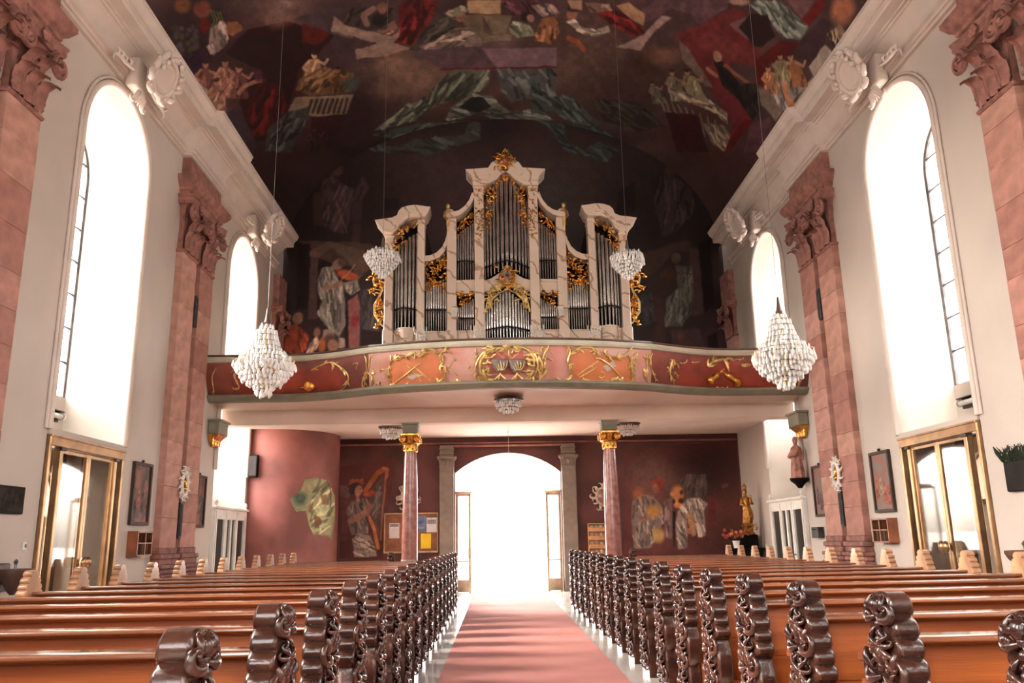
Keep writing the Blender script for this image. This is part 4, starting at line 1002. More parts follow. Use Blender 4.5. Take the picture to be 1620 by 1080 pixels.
# ================================================================== ORGAN
YO, ZO = 22.35, 5.2
organ = thing('pipe_organ', (0, YO, ZO), 'marbled baroque pipe organ with gilded carvings on the gallery', 'organ')
def OP(cx, cy):
    """organ elevation measured on the left half; returns local (x, z)"""
    p = at_y(560 + cx / 3.24, 230 + cy / 3.24, YO); return (p[0], p[2] - ZO)
def OPm(pts): return [OP(*p) for p in pts]
def mirror(pts): return [(-p[0], p[1]) for p in pts]
def olink(nm, b, mat, par=None, sm=False, mir=True):
    """left piece and, as an object of its own, its mirror image on the right"""
    o = link(nm, b.mesh(nm, sm), mat, par or organ); out = [o]
    if mir:
        r = MB(); r.v = [(-p[0], p[1], p[2]) for p in b.v]; r.f = [f[::-1] for f in b.f]
        out.append(link(nm, r.mesh(nm, sm), mat, par or organ))
    return out
ofn = lambda u, v, w: (u, w, v)
for (a, c, top, dep, nm) in ((620, 668, 226, .42, 'centre_post'), (478, 527, 388, .34, 'inner_post'), (328, 365, 398, .40, 'tower_post'), (163, 205, 468, .40, 'tower_post')):
    x0, _ = OP(a, 700); x1, _ = OP(c, 700); zt = OP((a + c) / 2, top)[1]; zb = OP((a + c) / 2, 958)[1]
    b = MB(); b.box(((x0 + x1) / 2, -dep / 2 + .12, zt / 2), (x1 - x0, dep, zt), .012)
    b.box(((x0 + x1) / 2, -dep / 2 + .10, zb / 2), (x1 - x0 + .05, dep + .05, zb), .012)
    olink(nm, b, MARBLE)
    if nm != 'inner_post':
        b = MB(); b.box(((x0 + x1) / 2, -dep / 2 + .11, zt - .10), (x1 - x0 + .05, dep + .05, .05), .015); olink('post_moulding', b, MARBLE)
# black backing boards
for pts in ([(668, 1000), (668, 230), (700, 205), (790, 170), (790, 1000)], [(527, 1000), (527, 392), (620, 300), (620, 1000)], [(365, 1000), (365, 590), (478, 500), (478, 1000)], [(205, 1000), (205, 500), (255, 430), (328, 400), (328, 1000)]):
    b = MB(); b.prism(OPm(pts), ofn, .14, .18); olink('case_back', b, BLACK)
b = MB(); b.prism(OPm([(200, 1000), (200, 520), (330, 420), (365, 600), (478, 500), (500, 400), (620, 300), (640, 240), (790, 180), (790, 1000)]), ofn, .5, 1.6); olink('rear_case', b, pm('rear_case_wood', (.03, .018, .013), .7))
b = MB(); b.prism(OPm([(368, 548), (368, 430), (400, 548)]), ofn, .10, .45); olink('rear_brace', b, BLACK)

# plinth between the posts
for (a, c, top) in ((205, 328, 955), (365, 478, 958), (527, 618, 955), (668, 790, 992)):
    (x0, z), (x1, _) = OP(a, top), OP(c, top)
    b = MB(); b.box(((x0 + x1) / 2, -.02, z / 2), (x1 - x0, .24, z), .01); b.box(((x0 + x1) / 2, -.05, z - .03), (x1 - x0, .26, .05), .012); olink('plinth_panel', b, MARBLE)
# rounded consoles under the towers
(x0, zt), (x1, _), (_, zb) = OP(222, 948), OP(315, 948), OP(268, 1006)
b = MB(); r = (x1 - x0) / 2; b.lathe(((x0 + x1) / 2, -.10, 0), [(r * .9, 0), (r * .9, zb), (r * 1.0, zb + .03), (r, zt - .05), (r * 1.06, zt - .03), (r * 1.06, zt), (0, zt)], 18, PI, 2 * PI); olink('tower_console', b, MARBLE, sm=30)

# cornices
def cornice(nm, pts, y0, y1, lip=0.05):
    q = OPm(pts); b = MB(); b.prism(q, ofn, y0, y1); return olink(nm, b, MARBLE)
cornice('centre_entablature', [(575, 160), (690, 152), (690, 212), (612, 214), (604, 190), (588, 176)], -.50, .20)
cornice('centre_architrave', [(610, 214), (690, 212), (690, 232), (612, 234)], -.40, .18)
cornice('centre_pediment', [(684, 232), (684, 175), (690, 145), (705, 122), (728, 108), (755, 104), (772, 100), (790, 98), (790, 160), (768, 168), (748, 184), (735, 202), (712, 216)], -.44, .15)
cornice('pediment_moulding', [(690, 180), (700, 150), (722, 130), (750, 124), (790, 118), (790, 132), (755, 138), (730, 146), (712, 165), (704, 190)], -.50, -.40)
cornice('swept_cornice', [(622, 262), (618, 285), (600, 322), (572, 356), (540, 378), (500, 388), (478, 386), (480, 368), (505, 362), (540, 352), (568, 332), (592, 300), (606, 262)], -.30, .16)
cornice('swept_cornice', [(478, 468), (470, 500), (452, 536), (425, 562), (395, 575), (366, 578), (366, 606), (400, 602), (438, 586), (466, 556), (478, 520)], -.22, .16)
cornice('tower_cornice', [(118, 412), (206, 400), (230, 388), (238, 366), (254, 350), (284, 340), (320, 336), (398, 346), (380, 384), (368, 396), (330, 398), (300, 398), (268, 410), (244, 432), (228, 462), (208, 476), (160, 468), (140, 436)], -.46, .20)
cornice('tower_moulding', [(206, 448), (226, 436), (238, 408), (262, 384), (300, 370), (330, 368), (330, 380), (300, 382), (270, 394), (248, 416), (236, 446), (208, 466)], -.52, -.42)
b = MB(); vx, vz = OP(494, 362); sp = spiral(vx, vz, .10, 1.6, -1, PI * .5, 26, .15); b.tube([(p[0], -.20, p[1]) for p in sp], [.045 * (1 - .5 * i / 25) for i in range(26)], 7); b.ball((vx, -.2, vz), (.05, .10, .05)); olink('volute', b, MARBLE, sm=60)
# transoms
b = MB(); b.prism(OPm([(668, 702), (700, 694), (735, 672), (765, 652), (790, 642), (790, 705), (755, 730), (715, 750), (668, 762)]), ofn, -.20, .14); olink('transom', b, MARBLE)
b = MB(); b.prism(OPm([(527, 702), (618, 698), (618, 765), (570, 768), (527, 764)]), ofn, -.16, .14); olink('transom', b, MARBLE)
b = MB(); b.prism(OPm([(527, 702), (618, 698), (618, 712), (527, 716)]), ofn, -.20, -.10); olink('transom_moulding', b, MARBLE)

# pipes -----------------------------------------------------------
def pipe(x, zb, zm, zt, r, y):
    b = MB(); b.lathe((x, y, 0), [(r * .22, zb), (r * .9, zm - r * .5), (r * .82, zm), (r * .86, zm + r * 1.0), (r, zm + r * 3.0), (r, zt), (r * .82, zt)], 12)
    o = link('pipe', b.mesh('pipe', 50), PIPE, organ)
    l = MB(); l.add([(x - r * .55, y - r * .92, zm + .01), (x + r * .55, y - r * .92, zm + .01), (x + r * .5, y - r * 1.0, zm + r * 1.6), (x, y - r * 1.12, zm + r * 3.4), (x - r * .5, y - r * 1.0, zm + r * 1.6)], [(0, 1, 2, 4), (4, 2, 3)])
    l.box((x, y - r * .86, zm - r * .15), (r * 1.1, r * .16, r * .3))
    link('pipe_mouth', l.mesh('pipe_mouth'), PIPE, o)
def bay(a, c, n, fb, fm, ft, bulge=.10, big=None, mir=True, yb=-.02):
    """pipes between crop columns a..c; fb, fm, ft give foot, mouth and top rows by position -1..1"""
    ws = [1.0 if big is None else big(2 * (i + .5) / n - 1) for i in range(n)]; tot = sum(ws); u = 0
    for i in range(n):
        t0 = u / tot; u += ws[i]; t1 = u / tot; t = (t0 + t1) / 2; cx = a + (c - a) * t; q = 2 * t - 1
        x, zb = OP(cx, fb(q)); _, zm = OP(cx, fm(q)); _, zt = OP(cx, ft(q))
        r = abs(OP(a, 700)[0] - OP(c, 700)[0]) * (t1 - t0) * .5 * .80
        y = yb - bulge * (1 - q * q)
        pipe(x, zb, zm, zt, r, y)
        if mir: pipe(-x, zb, zm, zt, r, y)
def rail(a, c, f, bulge, mir=True, yb=-.02):
    b = MB(); P = []
    for i in range(11):
        q = i / 5 - 1; x, z = OP(a + (c - a) * i / 10, f(q)); P.append((x, yb - .06 - bulge * (1 - q * q), z))
    b.tube(P, .016, 5); olink('pipe_rail', b, BLACK, mir=mir)
CXL, CXR = 668, 902
bay(CXL, CXR, 13, lambda q: 690 - 48 * (1 - abs(q)), lambda q: 618 - 28 * (1 - abs(q)), lambda q: 300 - 110 * (1 - abs(q) ** 1.5), .22, lambda q: 1.5 - .75 * abs(q), mir=False)
rail(CXL, CXR, lambda q: 632 - 24 * (1 - abs(q)), .24, False)
bay(CXL, CXR, 17, lambda q: 994, lambda q: 945 - 14 * (1 - abs(q)), lambda q: 852 - 112 * (1 - abs(q)), .16, lambda q: 1.3 - .5 * abs(q), mir=False)
rail(CXL, CXR, lambda q: 952 - 12 * (1 - abs(q)), .19, False)
bay(529, 617, 7, lambda q: 700, lambda q: 590, lambda q: 430 - 30 * q, .05)
rail(529, 617, lambda q: 600, .06)
bay(529, 617, 8, lambda q: 952, lambda q: 882, lambda q: 812 - 26 * q, -.02, yb=-.03); rail(529, 617, lambda q: 888, -.02)
bay(367, 476, 9, lambda q: 956, lambda q: 838, lambda q: 700, .03); rail(367, 476, lambda q: 848, .04)
bay(207, 326, 7, lambda q: 952 - 4 * (1 - q * q), lambda q: 838, lambda q: 500 - 50 * q, .20, lambda q: 1.15 - .4 * abs(q)); rail(207, 326, lambda q: 848, .23)

# gilded carvings -------------------------------------------------
def inside(p, poly):
    c = False; n = len(poly); j = n - 1
    for i in range(n):
        if (poly[i][1] > p[1]) != (poly[j][1] > p[1]) and p[0] < (poly[j][0] - poly[i][0]) * (p[1] - poly[i][1]) / (poly[j][1] - poly[i][1] + 1e-12) + poly[i][0]: c = not c
        j = i
    return c
def carving(poly, n, size, y, seed=1, edge=True, r=.018):
    """leafy scrollwork filling a local outline"""
    rr = random.Random(seed); b = MB()
    xs = [p[0] for p in poly]; zs = [p[1] for p in poly]
    k = 0; tries = 0
    while k < n and tries < n * 40:
        tries += 1
        p = (rr.uniform(min(xs), max(xs)), rr.uniform(min(zs), max(zs)))
        if not inside(p, poly): continue
        sg = rr.choice((-1, 1)); h = rr.uniform(0, 2 * PI); L = size * rr.uniform(.6, 1.2)
        P = turtle(p[0], p[1], h, [(L, sg * .6 / L, sg * 2.0 / L), (L * .8, sg * 3 / L, sg * 11 / L)], 6)
        w = y - rr.uniform(0, .05)
        b.tube([(q[0], w - .02 * math.sin(i * .4), q[1]) for i, q in enumerate(P)], taper(len(P), r * .5, r * rr.uniform(.9, 1.4), r * .3), 5)
        q = P[len(P) // 2]; a = h + sg * 1.2
        b.tube([(q[0], w, q[1]), (q[0] + math.cos(a) * L * .3, w - .03, q[1] + math.sin(a) * L * .3), (q[0] + math.cos(a - sg * .6) * L * .55, w, q[1] + math.sin(a - sg * .6) * L * .55)], [r * .7, r * 1.2, r * .2], 5)
        k += 1
    return b
def gild(nm, pts, n, size, y, seed, r=.018, mat=None, mir=True):
    out = olink(nm, carving(OPm(pts), int(n * 1.5), size * .62, y, seed, r=r * .85), mat or GOLD, sm=60, mir=mir)
    for o in out: o['kind'] = 'stuff'
    return out
gild('gilded_carving', [(672, 222), (712, 224), (740, 200), (748, 225), (722, 280), (708, 340), (694, 400), (690, 442), (676, 440)], 34, .16, -.20, 1)
gild('gilded_carving', [(730, 208), (752, 180), (790, 166), (790, 200), (760, 206), (740, 224)], 12, .12, -.26, 2)
gild('gilded_carving', [(530, 505), (530, 404), (575, 384), (616, 345), (614, 398), (580, 420), (550, 450), (540, 505)], 26, .14, -.10, 3)
gild('gilded_carving', [(369, 744), (369, 604), (410, 600), (446, 572), (474, 540), (474, 752), (450, 735), (420, 716), (390, 735)], 60, .17, -.08, 4, .022)
gild('gilded_carving', [(212, 566), (210, 496), (240, 460), (262, 424), (326, 404), (326, 440), (290, 450), (262, 490), (236, 545)], 34, .14, -.26, 5)
gild('gilded_wing', [(160, 935), (136, 930), (106, 880), (104, 830), (126, 790), (98, 740), (94, 680), (110, 645), (160, 645), (160, 700), (140, 760), (158, 850)], 34, .22, -.05, 6, .03)
for pts, rr_ in (([(160, 645), (120, 650), (100, 690), (110, 740), (140, 745)], .035), ([(155, 720), (130, 780), (108, 820), (108, 870), (128, 905), (150, 880), (140, 850)], .04), ([(150, 930), (135, 915), (140, 900)], .03)):
    b = MB(); P = OPm(pts); b.tube([(p[0], -.06, p[1]) for p in P], taper(len(P), rr_ * .6, rr_, rr_ * .5), 6); olink('gilded_wing_scroll', b, GOLD_PALE, sm=60)
gild('gilded_carving', [(676, 872), (674, 800), (700, 748), (735, 700), (765, 660), (790, 655), (790, 745), (765, 758), (735, 790), (712, 822), (692, 862)], 44, .17, -.24, 7, .024, GOLD_PALE)
gild('gilded_carving', [(530, 850), (530, 772), (612, 768), (608, 792), (575, 812), (556, 842)], 22, .15, -.18, 8, .022)
gild('gilded_post_panel', [(630, 500), (630, 250), (660, 250), (660, 480), (645, 505)], 34, .10, -.30, 9, .013)
for pts in ([(676, 868), (682, 820), (705, 815), (712, 780), (740, 770), (735, 735), (768, 728), (772, 700)], [(690, 850), (710, 800), (745, 770), (785, 752)]):
    b = MB(); P = OPm(pts); b.tube([(p[0], -.27, p[1]) for p in P], taper(len(P), .02, .035, .02), 6); olink('gilded_scroll', b, GOLD_PALE, sm=60)
# central cartouche with a picture oval
cx_, cz_ = OP(787, 690); cx_ = 0
b = MB(); b.tube([(cx_ + .20 * math.cos(a * PI / 14), -.34, cz_ + .22 * math.sin(a * PI / 14)) for a in range(29)], .035, 6); b.merge(carving([(-.27, cz_ - .3), (.27, cz_ - .3), (.27, cz_ + .28), (0, cz_ + .38), (-.27, cz_ + .28)], 26, .11, -.33, 12, r=.016)); c_ = link('cartouche', b.mesh('cartouche', 60), GOLD, organ)
b = MB(); b.lathe((0, 0, 0), [(0, .02), (.17, .0)], 20); b.v = [(p[0], -.32 - p[2], cz_ + p[1] * 1.1) for p in b.v]; link('cartouche_field', b.mesh('cartouche_field', 40), pm('cartouche_paint', (.30, .07, .05), .5, .2, 8, col2=(.45, .36, .30)), c_)
b = MB(); b.ball((0, -.36, cz_ + .05), (.05, .03, .07)); link('painted_head', b.mesh('painted_head', 60), pm('dark_paint', (.03, .03, .03), .6), c_)
# crest
cxz = OP(786, 130)[1]; top = OP(786, 46)[1]
b = carving([(-.28, cxz - .12), (.28, cxz - .12), (.22, cxz + .12), (.08, cxz + .3), (-.08, cxz + .3), (-.22, cxz + .12)], 46, .14, -.46, 14, r=.02)
b.tube([(0, -.45, cxz), (0, -.45, top)], [.06, .015], 6); b.ball((0, -.45, top - .05), .035); b.tube([(-.07, -.45, top - .14), (0, -.45, top - .08), (.07, -.45, top - .14)], .015, 5)
link('crest', b.mesh('crest', 60), GOLD, organ)
b = MB(); b.ball((0, -.5, cxz + .1), (.12, .07, .14)); link('crest_shield', b.mesh('crest_shield', 60), pm('crest_red', (.28, .07, .04), .4), organ)
# gilded figures at the inner posts
bx_, bz_ = OP(484, 355)
b = MB(); b.lathe((bx_, -.22, bz_), [(.0, -.62), (.035, -.5), (.05, -.36), (.045, -.22), (.075, -.12), (.09, .0), (.06, .07), (.05, .10)], 10); b.ball((bx_, -.24, bz_ + .16), (.065, .07, .085)); b.tube([(bx_ - .08, -.22, bz_ + .0), (bx_ - .11, -.25, bz_ - .16), (bx_ - .04, -.28, bz_ - .26)], [.04, .035, .02], 6)
olink('gilded_herm', b, GOLD_PALE, sm=60)
# mirrors at the console
mx_, mz_ = OP(518, 872)
b = MB(); b.box((mx_, -.36, mz_), (.15, .03, .28), .008, ry=.12); o_ = olink('mirror', b, pm('mirror_white', (.8, .78, .74), .3), sm=False)
b = MB(); b.box((mx_, -.345, mz_ - .16), (.19, .05, .03), .005, ry=.12); b.box((mx_ + .01, -.34, mz_ + .15), (.17, .04, .03), .005, ry=.12); olink('mirror_frame', b, GOLD)

# ================================================================== CHANDELIERS
def crystal_mat():
    mt = bpy.data.materials.new('crystal'); mt.use_nodes = True; nt = mt.node_tree; b = nt.nodes['Principled BSDF']
    nz = nt.nodes.new('ShaderNodeTexNoise'); nz.inputs['Scale'].default_value = 35
    rp = nt.nodes.new('ShaderNodeValToRGB'); rp.color_ramp.elements[0].color = (.90, .88, .85, 1); rp.color_ramp.elements[1].color = (1, .99, .97, 1)
    nt.links.new(nz.outputs[0], rp.inputs[0]); nt.links.new(rp.outputs[0], b.inputs['Base Color'])
    b.inputs['Roughness'].default_value = .06; b.inputs['Transmission Weight'].default_value = .12; b.inputs['Specular IOR Level'].default_value = .9; b.inputs['IOR'].default_value = 1.55
    return mt
CRYSTAL = crystal_mat()
CANDLE = pm('candle_white', (.8, .77, .68), .4)
def drop(b, x, y, z, h, r, n=6):
    b.lathe((x, y, z), [(r * .12, 0), (r * .5, -h * .18), (r, -h * .62), (r * .75, -h * .86), (0, -h)], n, 0.3, 0.3 + 2 * PI)
def chandelier(name, loc, ztop, prof, arms, label, group, cs=.11, cable_r=.008, seed=0, per=26, cap=True):
    rr = random.Random(seed)
    t = thing(name, loc, label, 'chandelier', group)
    H = prof[0][0]
    if ztop:
        b = MB(); b.tube([(0, 0, H + .24), (0, 0, ztop - loc[2])], cable_r * .55, 5); b.build('cable', pm('cable_steel', (.22, .20, .19), .4, metal=.6), t, off=(0, 0, 0))
        b = MB(); b.lathe((0, 0, H), [(.05, .03), (.075, .05), (.05, .10), (.035, .2), (.02, .34), (0, .36)], 10); b.build('hanger_cap', pm('hanger_bronze', (.16, .11, .09), .4, metal=.5), t, off=(0, 0, 0), smooth=40)
    b = MB(); b.tube([(0, 0, .02), (0, 0, H + .05)], .025, 6); b.build('stem', GOLD_PALE, t, off=(0, 0, 0))
    for i, (z, r) in enumerate(prof):
        b = MB(); b.tube([(r * .96 * math.cos(a * PI / 10), r * .96 * math.sin(a * PI / 10), z) for a in range(21)], .005, 4, cap=False); b.build('ring', LEAD, t, off=(0, 0, 0))
        b = MB(); n = max(6, int(2 * PI * r / (cs * .62)))
        for k in range(n):
            a = 2 * PI * (k + .5 * (i % 2)) / n + rr.uniform(-.05, .05)
            drop(b, r * math.cos(a), r * math.sin(a), z + rr.uniform(-.01, .02), cs * rr.uniform(.8, 1.3), cs * .24)
            if k % 2: drop(b, r * .8 * math.cos(a + .1), r * .8 * math.sin(a + .1), z + .03 + rr.uniform(-.02, .02), cs * rr.uniform(.7, 1.1), cs * .21)
        tag(b.build('crystal_tier', CRYSTAL, t, off=(0, 0, 0), smooth=25), kind='stuff')
    for k in range(arms):
        a = 2 * PI * k / arms + .2; ra = max(r for z, r in prof); zc = [z for z, r in prof if r == ra][0]
        ca, sa = math.cos(a), math.sin(a)
        b = MB(); P = [(.05 * ca, .05 * sa, zc - .05), (ra * .5 * ca, ra * .5 * sa, zc - .16), (ra * 1.0 * ca, ra * 1.0 * sa, zc - .02), (ra * 1.06 * ca, ra * 1.06 * sa, zc + .05), (ra * .92 * ca, ra * .92 * sa, zc + .08)]
        b.tube(P, .014, 5); o = b.build('arm', GOLD_PALE, t, off=(0, 0, 0), smooth=60)
        b = MB(); b.lathe((ra * .90 * ca, ra * .90 * sa, zc + .05), [(.02, 0), (.022, .07), (.005, .10)], 6); b.build('candle', CANDLE, o, off=(0, 0, 0))
        b = MB()
        for q in range(3): drop(b, ra * (1.06) * ca + .02 * (q - 1), ra * 1.06 * sa + .02 * (q - 1), zc + .04 - .04 * q, cs * 1.1, cs * .24)
        tag(b.build('arm_drops', CRYSTAL, o, off=(0, 0, 0), smooth=25), kind='stuff')
    b = MB(); b.ball((0, 0, .03), (.045, .045, .06)); b.build('bottom_ball', CRYSTAL, t, off=(0, 0, 0), smooth=50)
    return t
BIG = [(1.42, .12), (1.31, .19), (1.20, .22), (1.08, .25), (.97, .30), (.86, .40), (.75, .48), (.66, .53), (.57, .52), (.48, .45), (.40, .40), (.31, .31), (.22, .17), (.13, .14)]
chandelier('crystal_chandelier', (-4.86, 15.75, 4.36), 15.0, BIG, 8, 'large crystal chandelier hanging over the left pews before the gallery', 'large nave chandeliers', .13, seed=1)
chandelier('crystal_chandelier', (4.99, 14.85, 4.20), 15.0, BIG, 8, 'large crystal chandelier hanging over the right pews before the gallery', 'large nave chandeliers', .13, seed=2)
CONE = [(.66, .30), (.60, .37), (.53, .39), (.46, .37), (.39, .33), (.32, .28), (.25, .22), (.18, .15), (.11, .09)]
chandelier('crystal_basket_chandelier', (-3.03, 18.7, 7.70), 15.9, CONE, 6, 'smaller crystal basket chandelier at the left tower of the organ', 'small gallery chandeliers', .10, .007, 3)
chandelier('crystal_basket_chandelier', (2.86, 18.8, 7.62), 15.9, CONE, 6, 'smaller crystal basket chandelier at the right tower of the organ', 'small gallery chandeliers', .10, .007, 4)
FLUSH = [(.26, .33), (.19, .31), (.12, .24), (.06, .13)]
for (px_, py_, Y, zc, lab) in ((805, 650, 20.4, 5.08, 'flat crystal ceiling lamp under the gallery, middle one above the aisle'), (619, 686, 23.5, 4.85, 'flat crystal ceiling lamp under the gallery behind the left column'), (993, 681, 23.5, 4.85, 'flat crystal ceiling lamp under the gallery behind the right column')):
    p = at_y(px_, py_, Y); z = zc - .40
    t = chandelier('crystal_ceiling_lamp', (p[0], Y, z), None, FLUSH, 0, lab, 'crystal ceiling lamps', .09, seed=7)
    b = MB(); b.lathe((0, 0, .30), [(.05, -.02), (.36, .0), (.38, .03), (.30, .06), (.08, zc - z - .30), (0, zc - z - .30)], 20); b.build('canopy', pm('lamp_bronze', (.10, .06, .045), .5, metal=.4), t, off=(0, 0, 0), smooth=40)
# crystal candle brackets on the organ posts
for i, (px_, py_) in enumerate(((665, 527), (755, 525), (850, 524), (940, 525))):
    p = at_y(px_, py_, YO - .62)
    t = thing('crystal_candle_bracket', (p[0], YO - .62, p[2] - .18), ['crystal candle bracket beside the left organ tower', 'crystal candle bracket left of the low centre pipes', 'crystal candle bracket right of the low centre pipes', 'crystal candle bracket beside the right organ tower'][i], 'candle bracket', 'candle brackets along the organ base')
    b = MB(); b.tube([(0, .35, .05), (0, .1, .02), (0, 0, .06), (0, 0, .30)], .014, 5); b.build('stem', GOLD_PALE, t, off=(0, 0, 0))
    for k in range(5):
        x = (k - 2) * .085; zz_ = .28 + (.05 if k == 2 else 0)
        b = MB(); b.tube([(0, 0, .08), (x * .6, -.02, .10), (x, -.02, zz_ - .06)], .009, 5); o = b.build('arm', CRYSTAL, t, off=(0, 0, 0))
        b = MB(); b.lathe((x, -.02, zz_ - .05), [(.016, 0), (.016, .11), (.004, .14)], 6); b.build('candle', CANDLE, o, off=(0, 0, 0))
    b = MB(); rr_ = random.Random(i)
    for k in range(26): drop(b, rr_.uniform(-.19, .19), rr_.uniform(-.08, .02), rr_.uniform(.02, .24), .07, .018)
    tag(b.build('crystal_drops', CRYSTAL, t, off=(0, 0, 0), smooth=25), kind='stuff')

# ================================================================== GILDED ORNAMENT ON THE GALLERY PARAPET
_pm = par_bvh_mb
PBVH = BVHTree.FromPolygons([Vector(v) for v in _pm.v], _pm.f)
CAMV = Vector(CAM_POS)
def on_parapet(px, py, off=0.0):
    h, n, i, d = PBVH.ray_cast(CAMV, Vector(px_ray(px, py)))
    if h is None: return None
    if n.y > 0: n = -n
    return h + n * off
def smooth_pts(P, sub=4):
    if len(P) < 3: return P
    out = []
    for i in range(len(P) - 1):
        p0, p1, p2, p3 = P[max(i - 1, 0)], P[i], P[i + 1], P[min(i + 2, len(P) - 1)]
        for k in range(sub):
            t = k / sub
            out.append(tuple(.5 * (2 * p1[j] + (p2[j] - p0[j]) * t + (2 * p0[j] - 5 * p1[j] + 4 * p2[j] - p3[j]) * t * t + (3 * p1[j] - p0[j] - 3 * p2[j] + p3[j]) * t ** 3) for j in (0, 1)))
    return out + [P[-1]]
class Trace:
    def __init__(s, ox, oy, k): s.ox, s.oy, s.k = ox, oy, k
    def px(s, p): return (s.ox + p[0] / s.k, s.oy + p[1] / s.k)
    def line(s, nm, pts, r, mat=None, leaves=0, seed=0, straight=False, par=None):
        P = [s.px(p) for p in pts]; P = P if straight else smooth_pts(P)
        Q = [on_parapet(p[0], p[1], r * .5) for p in P]; Q = [q for q in Q if q is not None]
        if len(Q) < 2: return
        b = MB(); b.tube(Q, taper(len(Q), r * .6, r, r * .45, .4), 6); rr = random.Random(seed + len(Q))
        for k in range(leaves):
            i = rr.randrange(len(Q)); q = Q[i]; t = (Q[min(i + 1, len(Q) - 1)] - Q[max(i - 1, 0)]).normalized(); u = t.cross(Vector((0, -1, .15))).normalized() * rr.choice((-1, 1))
            L = r * rr.uniform(2.6, 4.6); b.tube([q, q + (u * .6 + t * .5) * L * .6 + Vector((0, -.015, 0)), q + (u * .7 + t * 1.0) * L], [r * .7, r * .75, r * .1], 5)
        o = link(nm, b.mesh(nm, 60), mat or GOLD_PALE, par or gal)
        o.matrix_basis = Matrix.Translation((0, -20, -4.6)); return o
    def field(s, nm, pts, mat, off=.004, step=2.5):
        P = [s.px(p) for p in pts]; xs = [p[0] for p in P]; ys = [p[1] for p in P]
        nx = max(3, int((max(xs) - min(xs)) / step)); ny = max(3, int((max(ys) - min(ys)) / step)); b = MB()
        V = {}; F = []
        for i in range(nx):
            for j in range(ny):
                c = (min(xs) + (i + .5) * (max(xs) - min(xs)) / nx, min(ys) + (j + .5) * (max(ys) - min(ys)) / ny)
                if not inside2(c, P): continue
                f = []
                for (u, v) in ((i, j), (i + 1, j), (i + 1, j + 1), (i, j + 1)):
                    if (u, v) not in V:
                        h = on_parapet(min(xs) + u * (max(xs) - min(xs)) / nx, min(ys) + v * (max(ys) - min(ys)) / ny, off)
                        V[(u, v)] = None if h is None else (len(b.v), b.v.append(tuple(h)))[0]
                    f.append(V[(u, v)])
                if None not in f: b.f.append(tuple(f))
        o = link(nm, b.mesh(nm, 60), mat, gal); o.matrix_basis = Matrix.Translation((0, -20, -4.6)); return o
    def solid(s, nm, b, mat, par=None):
        o = link(nm, b.mesh(nm, 60), mat, par or gal)
        if par is None: o.matrix_basis = Matrix.Translation((0, -20, -4.6))
        return o
SHEET = pm('painted_sheet', (.62, .52, .46), .6)
t4 = Trace(560, 530, 8.1)
t4.field('painted_field', [(470, 400), (490, 345), (545, 300), (610, 275), (700, 285), (790, 290), (880, 240), (960, 215), (1050, 225), (1110, 300), (1110, 400), (1155, 410), (1160, 530), (1090, 600), (1000, 640), (850, 625), (680, 640), (600, 670), (520, 640), (460, 580), (445, 480)], ORANGE)
for p, r, l in (([(460, 400), (480, 340), (540, 290), (600, 262), (680, 272), (740, 252), (790, 218)], .034, 8), ([(780, 300), (800, 260), (840, 250), (880, 215), (960, 190), (1040, 202), (1100, 240), (1150, 200), (1200, 195), (1245, 215)], .036, 12), ([(460, 400), (445, 470), (440, 540), (460, 610), (490, 640)], .034, 8), ([(335, 590), (320, 635), (360, 660), (440, 655), (490, 640), (540, 672), (600, 690), (660, 670), (690, 640), (668, 628)], .030, 8),
                ([(780, 635), (850, 640), (940, 660), (1000, 660), (1070, 620), (1085, 585)], .028, 4), ([(690, 690), (800, 685), (900, 685), (1000, 680)], .022, 6), ([(1110, 240), (1140, 300), (1130, 360), (1105, 400), (1160, 400), (1170, 480), (1150, 560), (1090, 610), (1120, 642), (1200, 652), (1300, 650), (1370, 620), (1378, 585), (1340, 590)], .032, 14), ([(1270, 285), (1305, 300), (1285, 335)], .02, 1), ([(1240, 370), (1220, 420), (1270, 460), (1300, 510)], .018, 2), ([(330, 320), (345, 390)], .016, 1), ([(330, 480), (350, 440), (420, 440)], .018, 2)): t4.line('gilded_scroll', p, r, leaves=l, seed=int(p[0][0]))
for p in ([(530, 610), (690, 485), (850, 360)], [(660, 365), (765, 478), (870, 590)], [(720, 355), (850, 468), (980, 580)]): t4.line('gilded_trumpet', p, .022, straight=True)
t4.field('painted_sheet', [(670, 530), (790, 490), (880, 510), (740, 570)], SHEET, .008, 1.5)
strip4 = ([(130, 250), (160, 300), (165, 400), (170, 480)], [(240, 250), (205, 300), (195, 400), (175, 470)], [(170, 480), (130, 540), (110, 620), (112, 680), (135, 705)], [(180, 480), (240, 540), (245, 610), (200, 660), (140, 700)], [(172, 500), (150, 560), (140, 640)], [(210, 500), (255, 490), (262, 470)], [(80, 715), (130, 705), (180, 710)])
for p in strip4: t4.line('gilded_strap', p, .026, leaves=2, seed=int(p[0][1]))
t5 = Trace(720, 530, 9.0)
t5.field('painted_field', [(560, 230), (640, 215), (760, 290), (900, 215), (1000, 260), (1040, 400), (1020, 520), (900, 560), (640, 560), (500, 520), (470, 420), (500, 300)], pm('parapet_rose_red', (.50, .13, .10), .5, .15, 2, world=True))
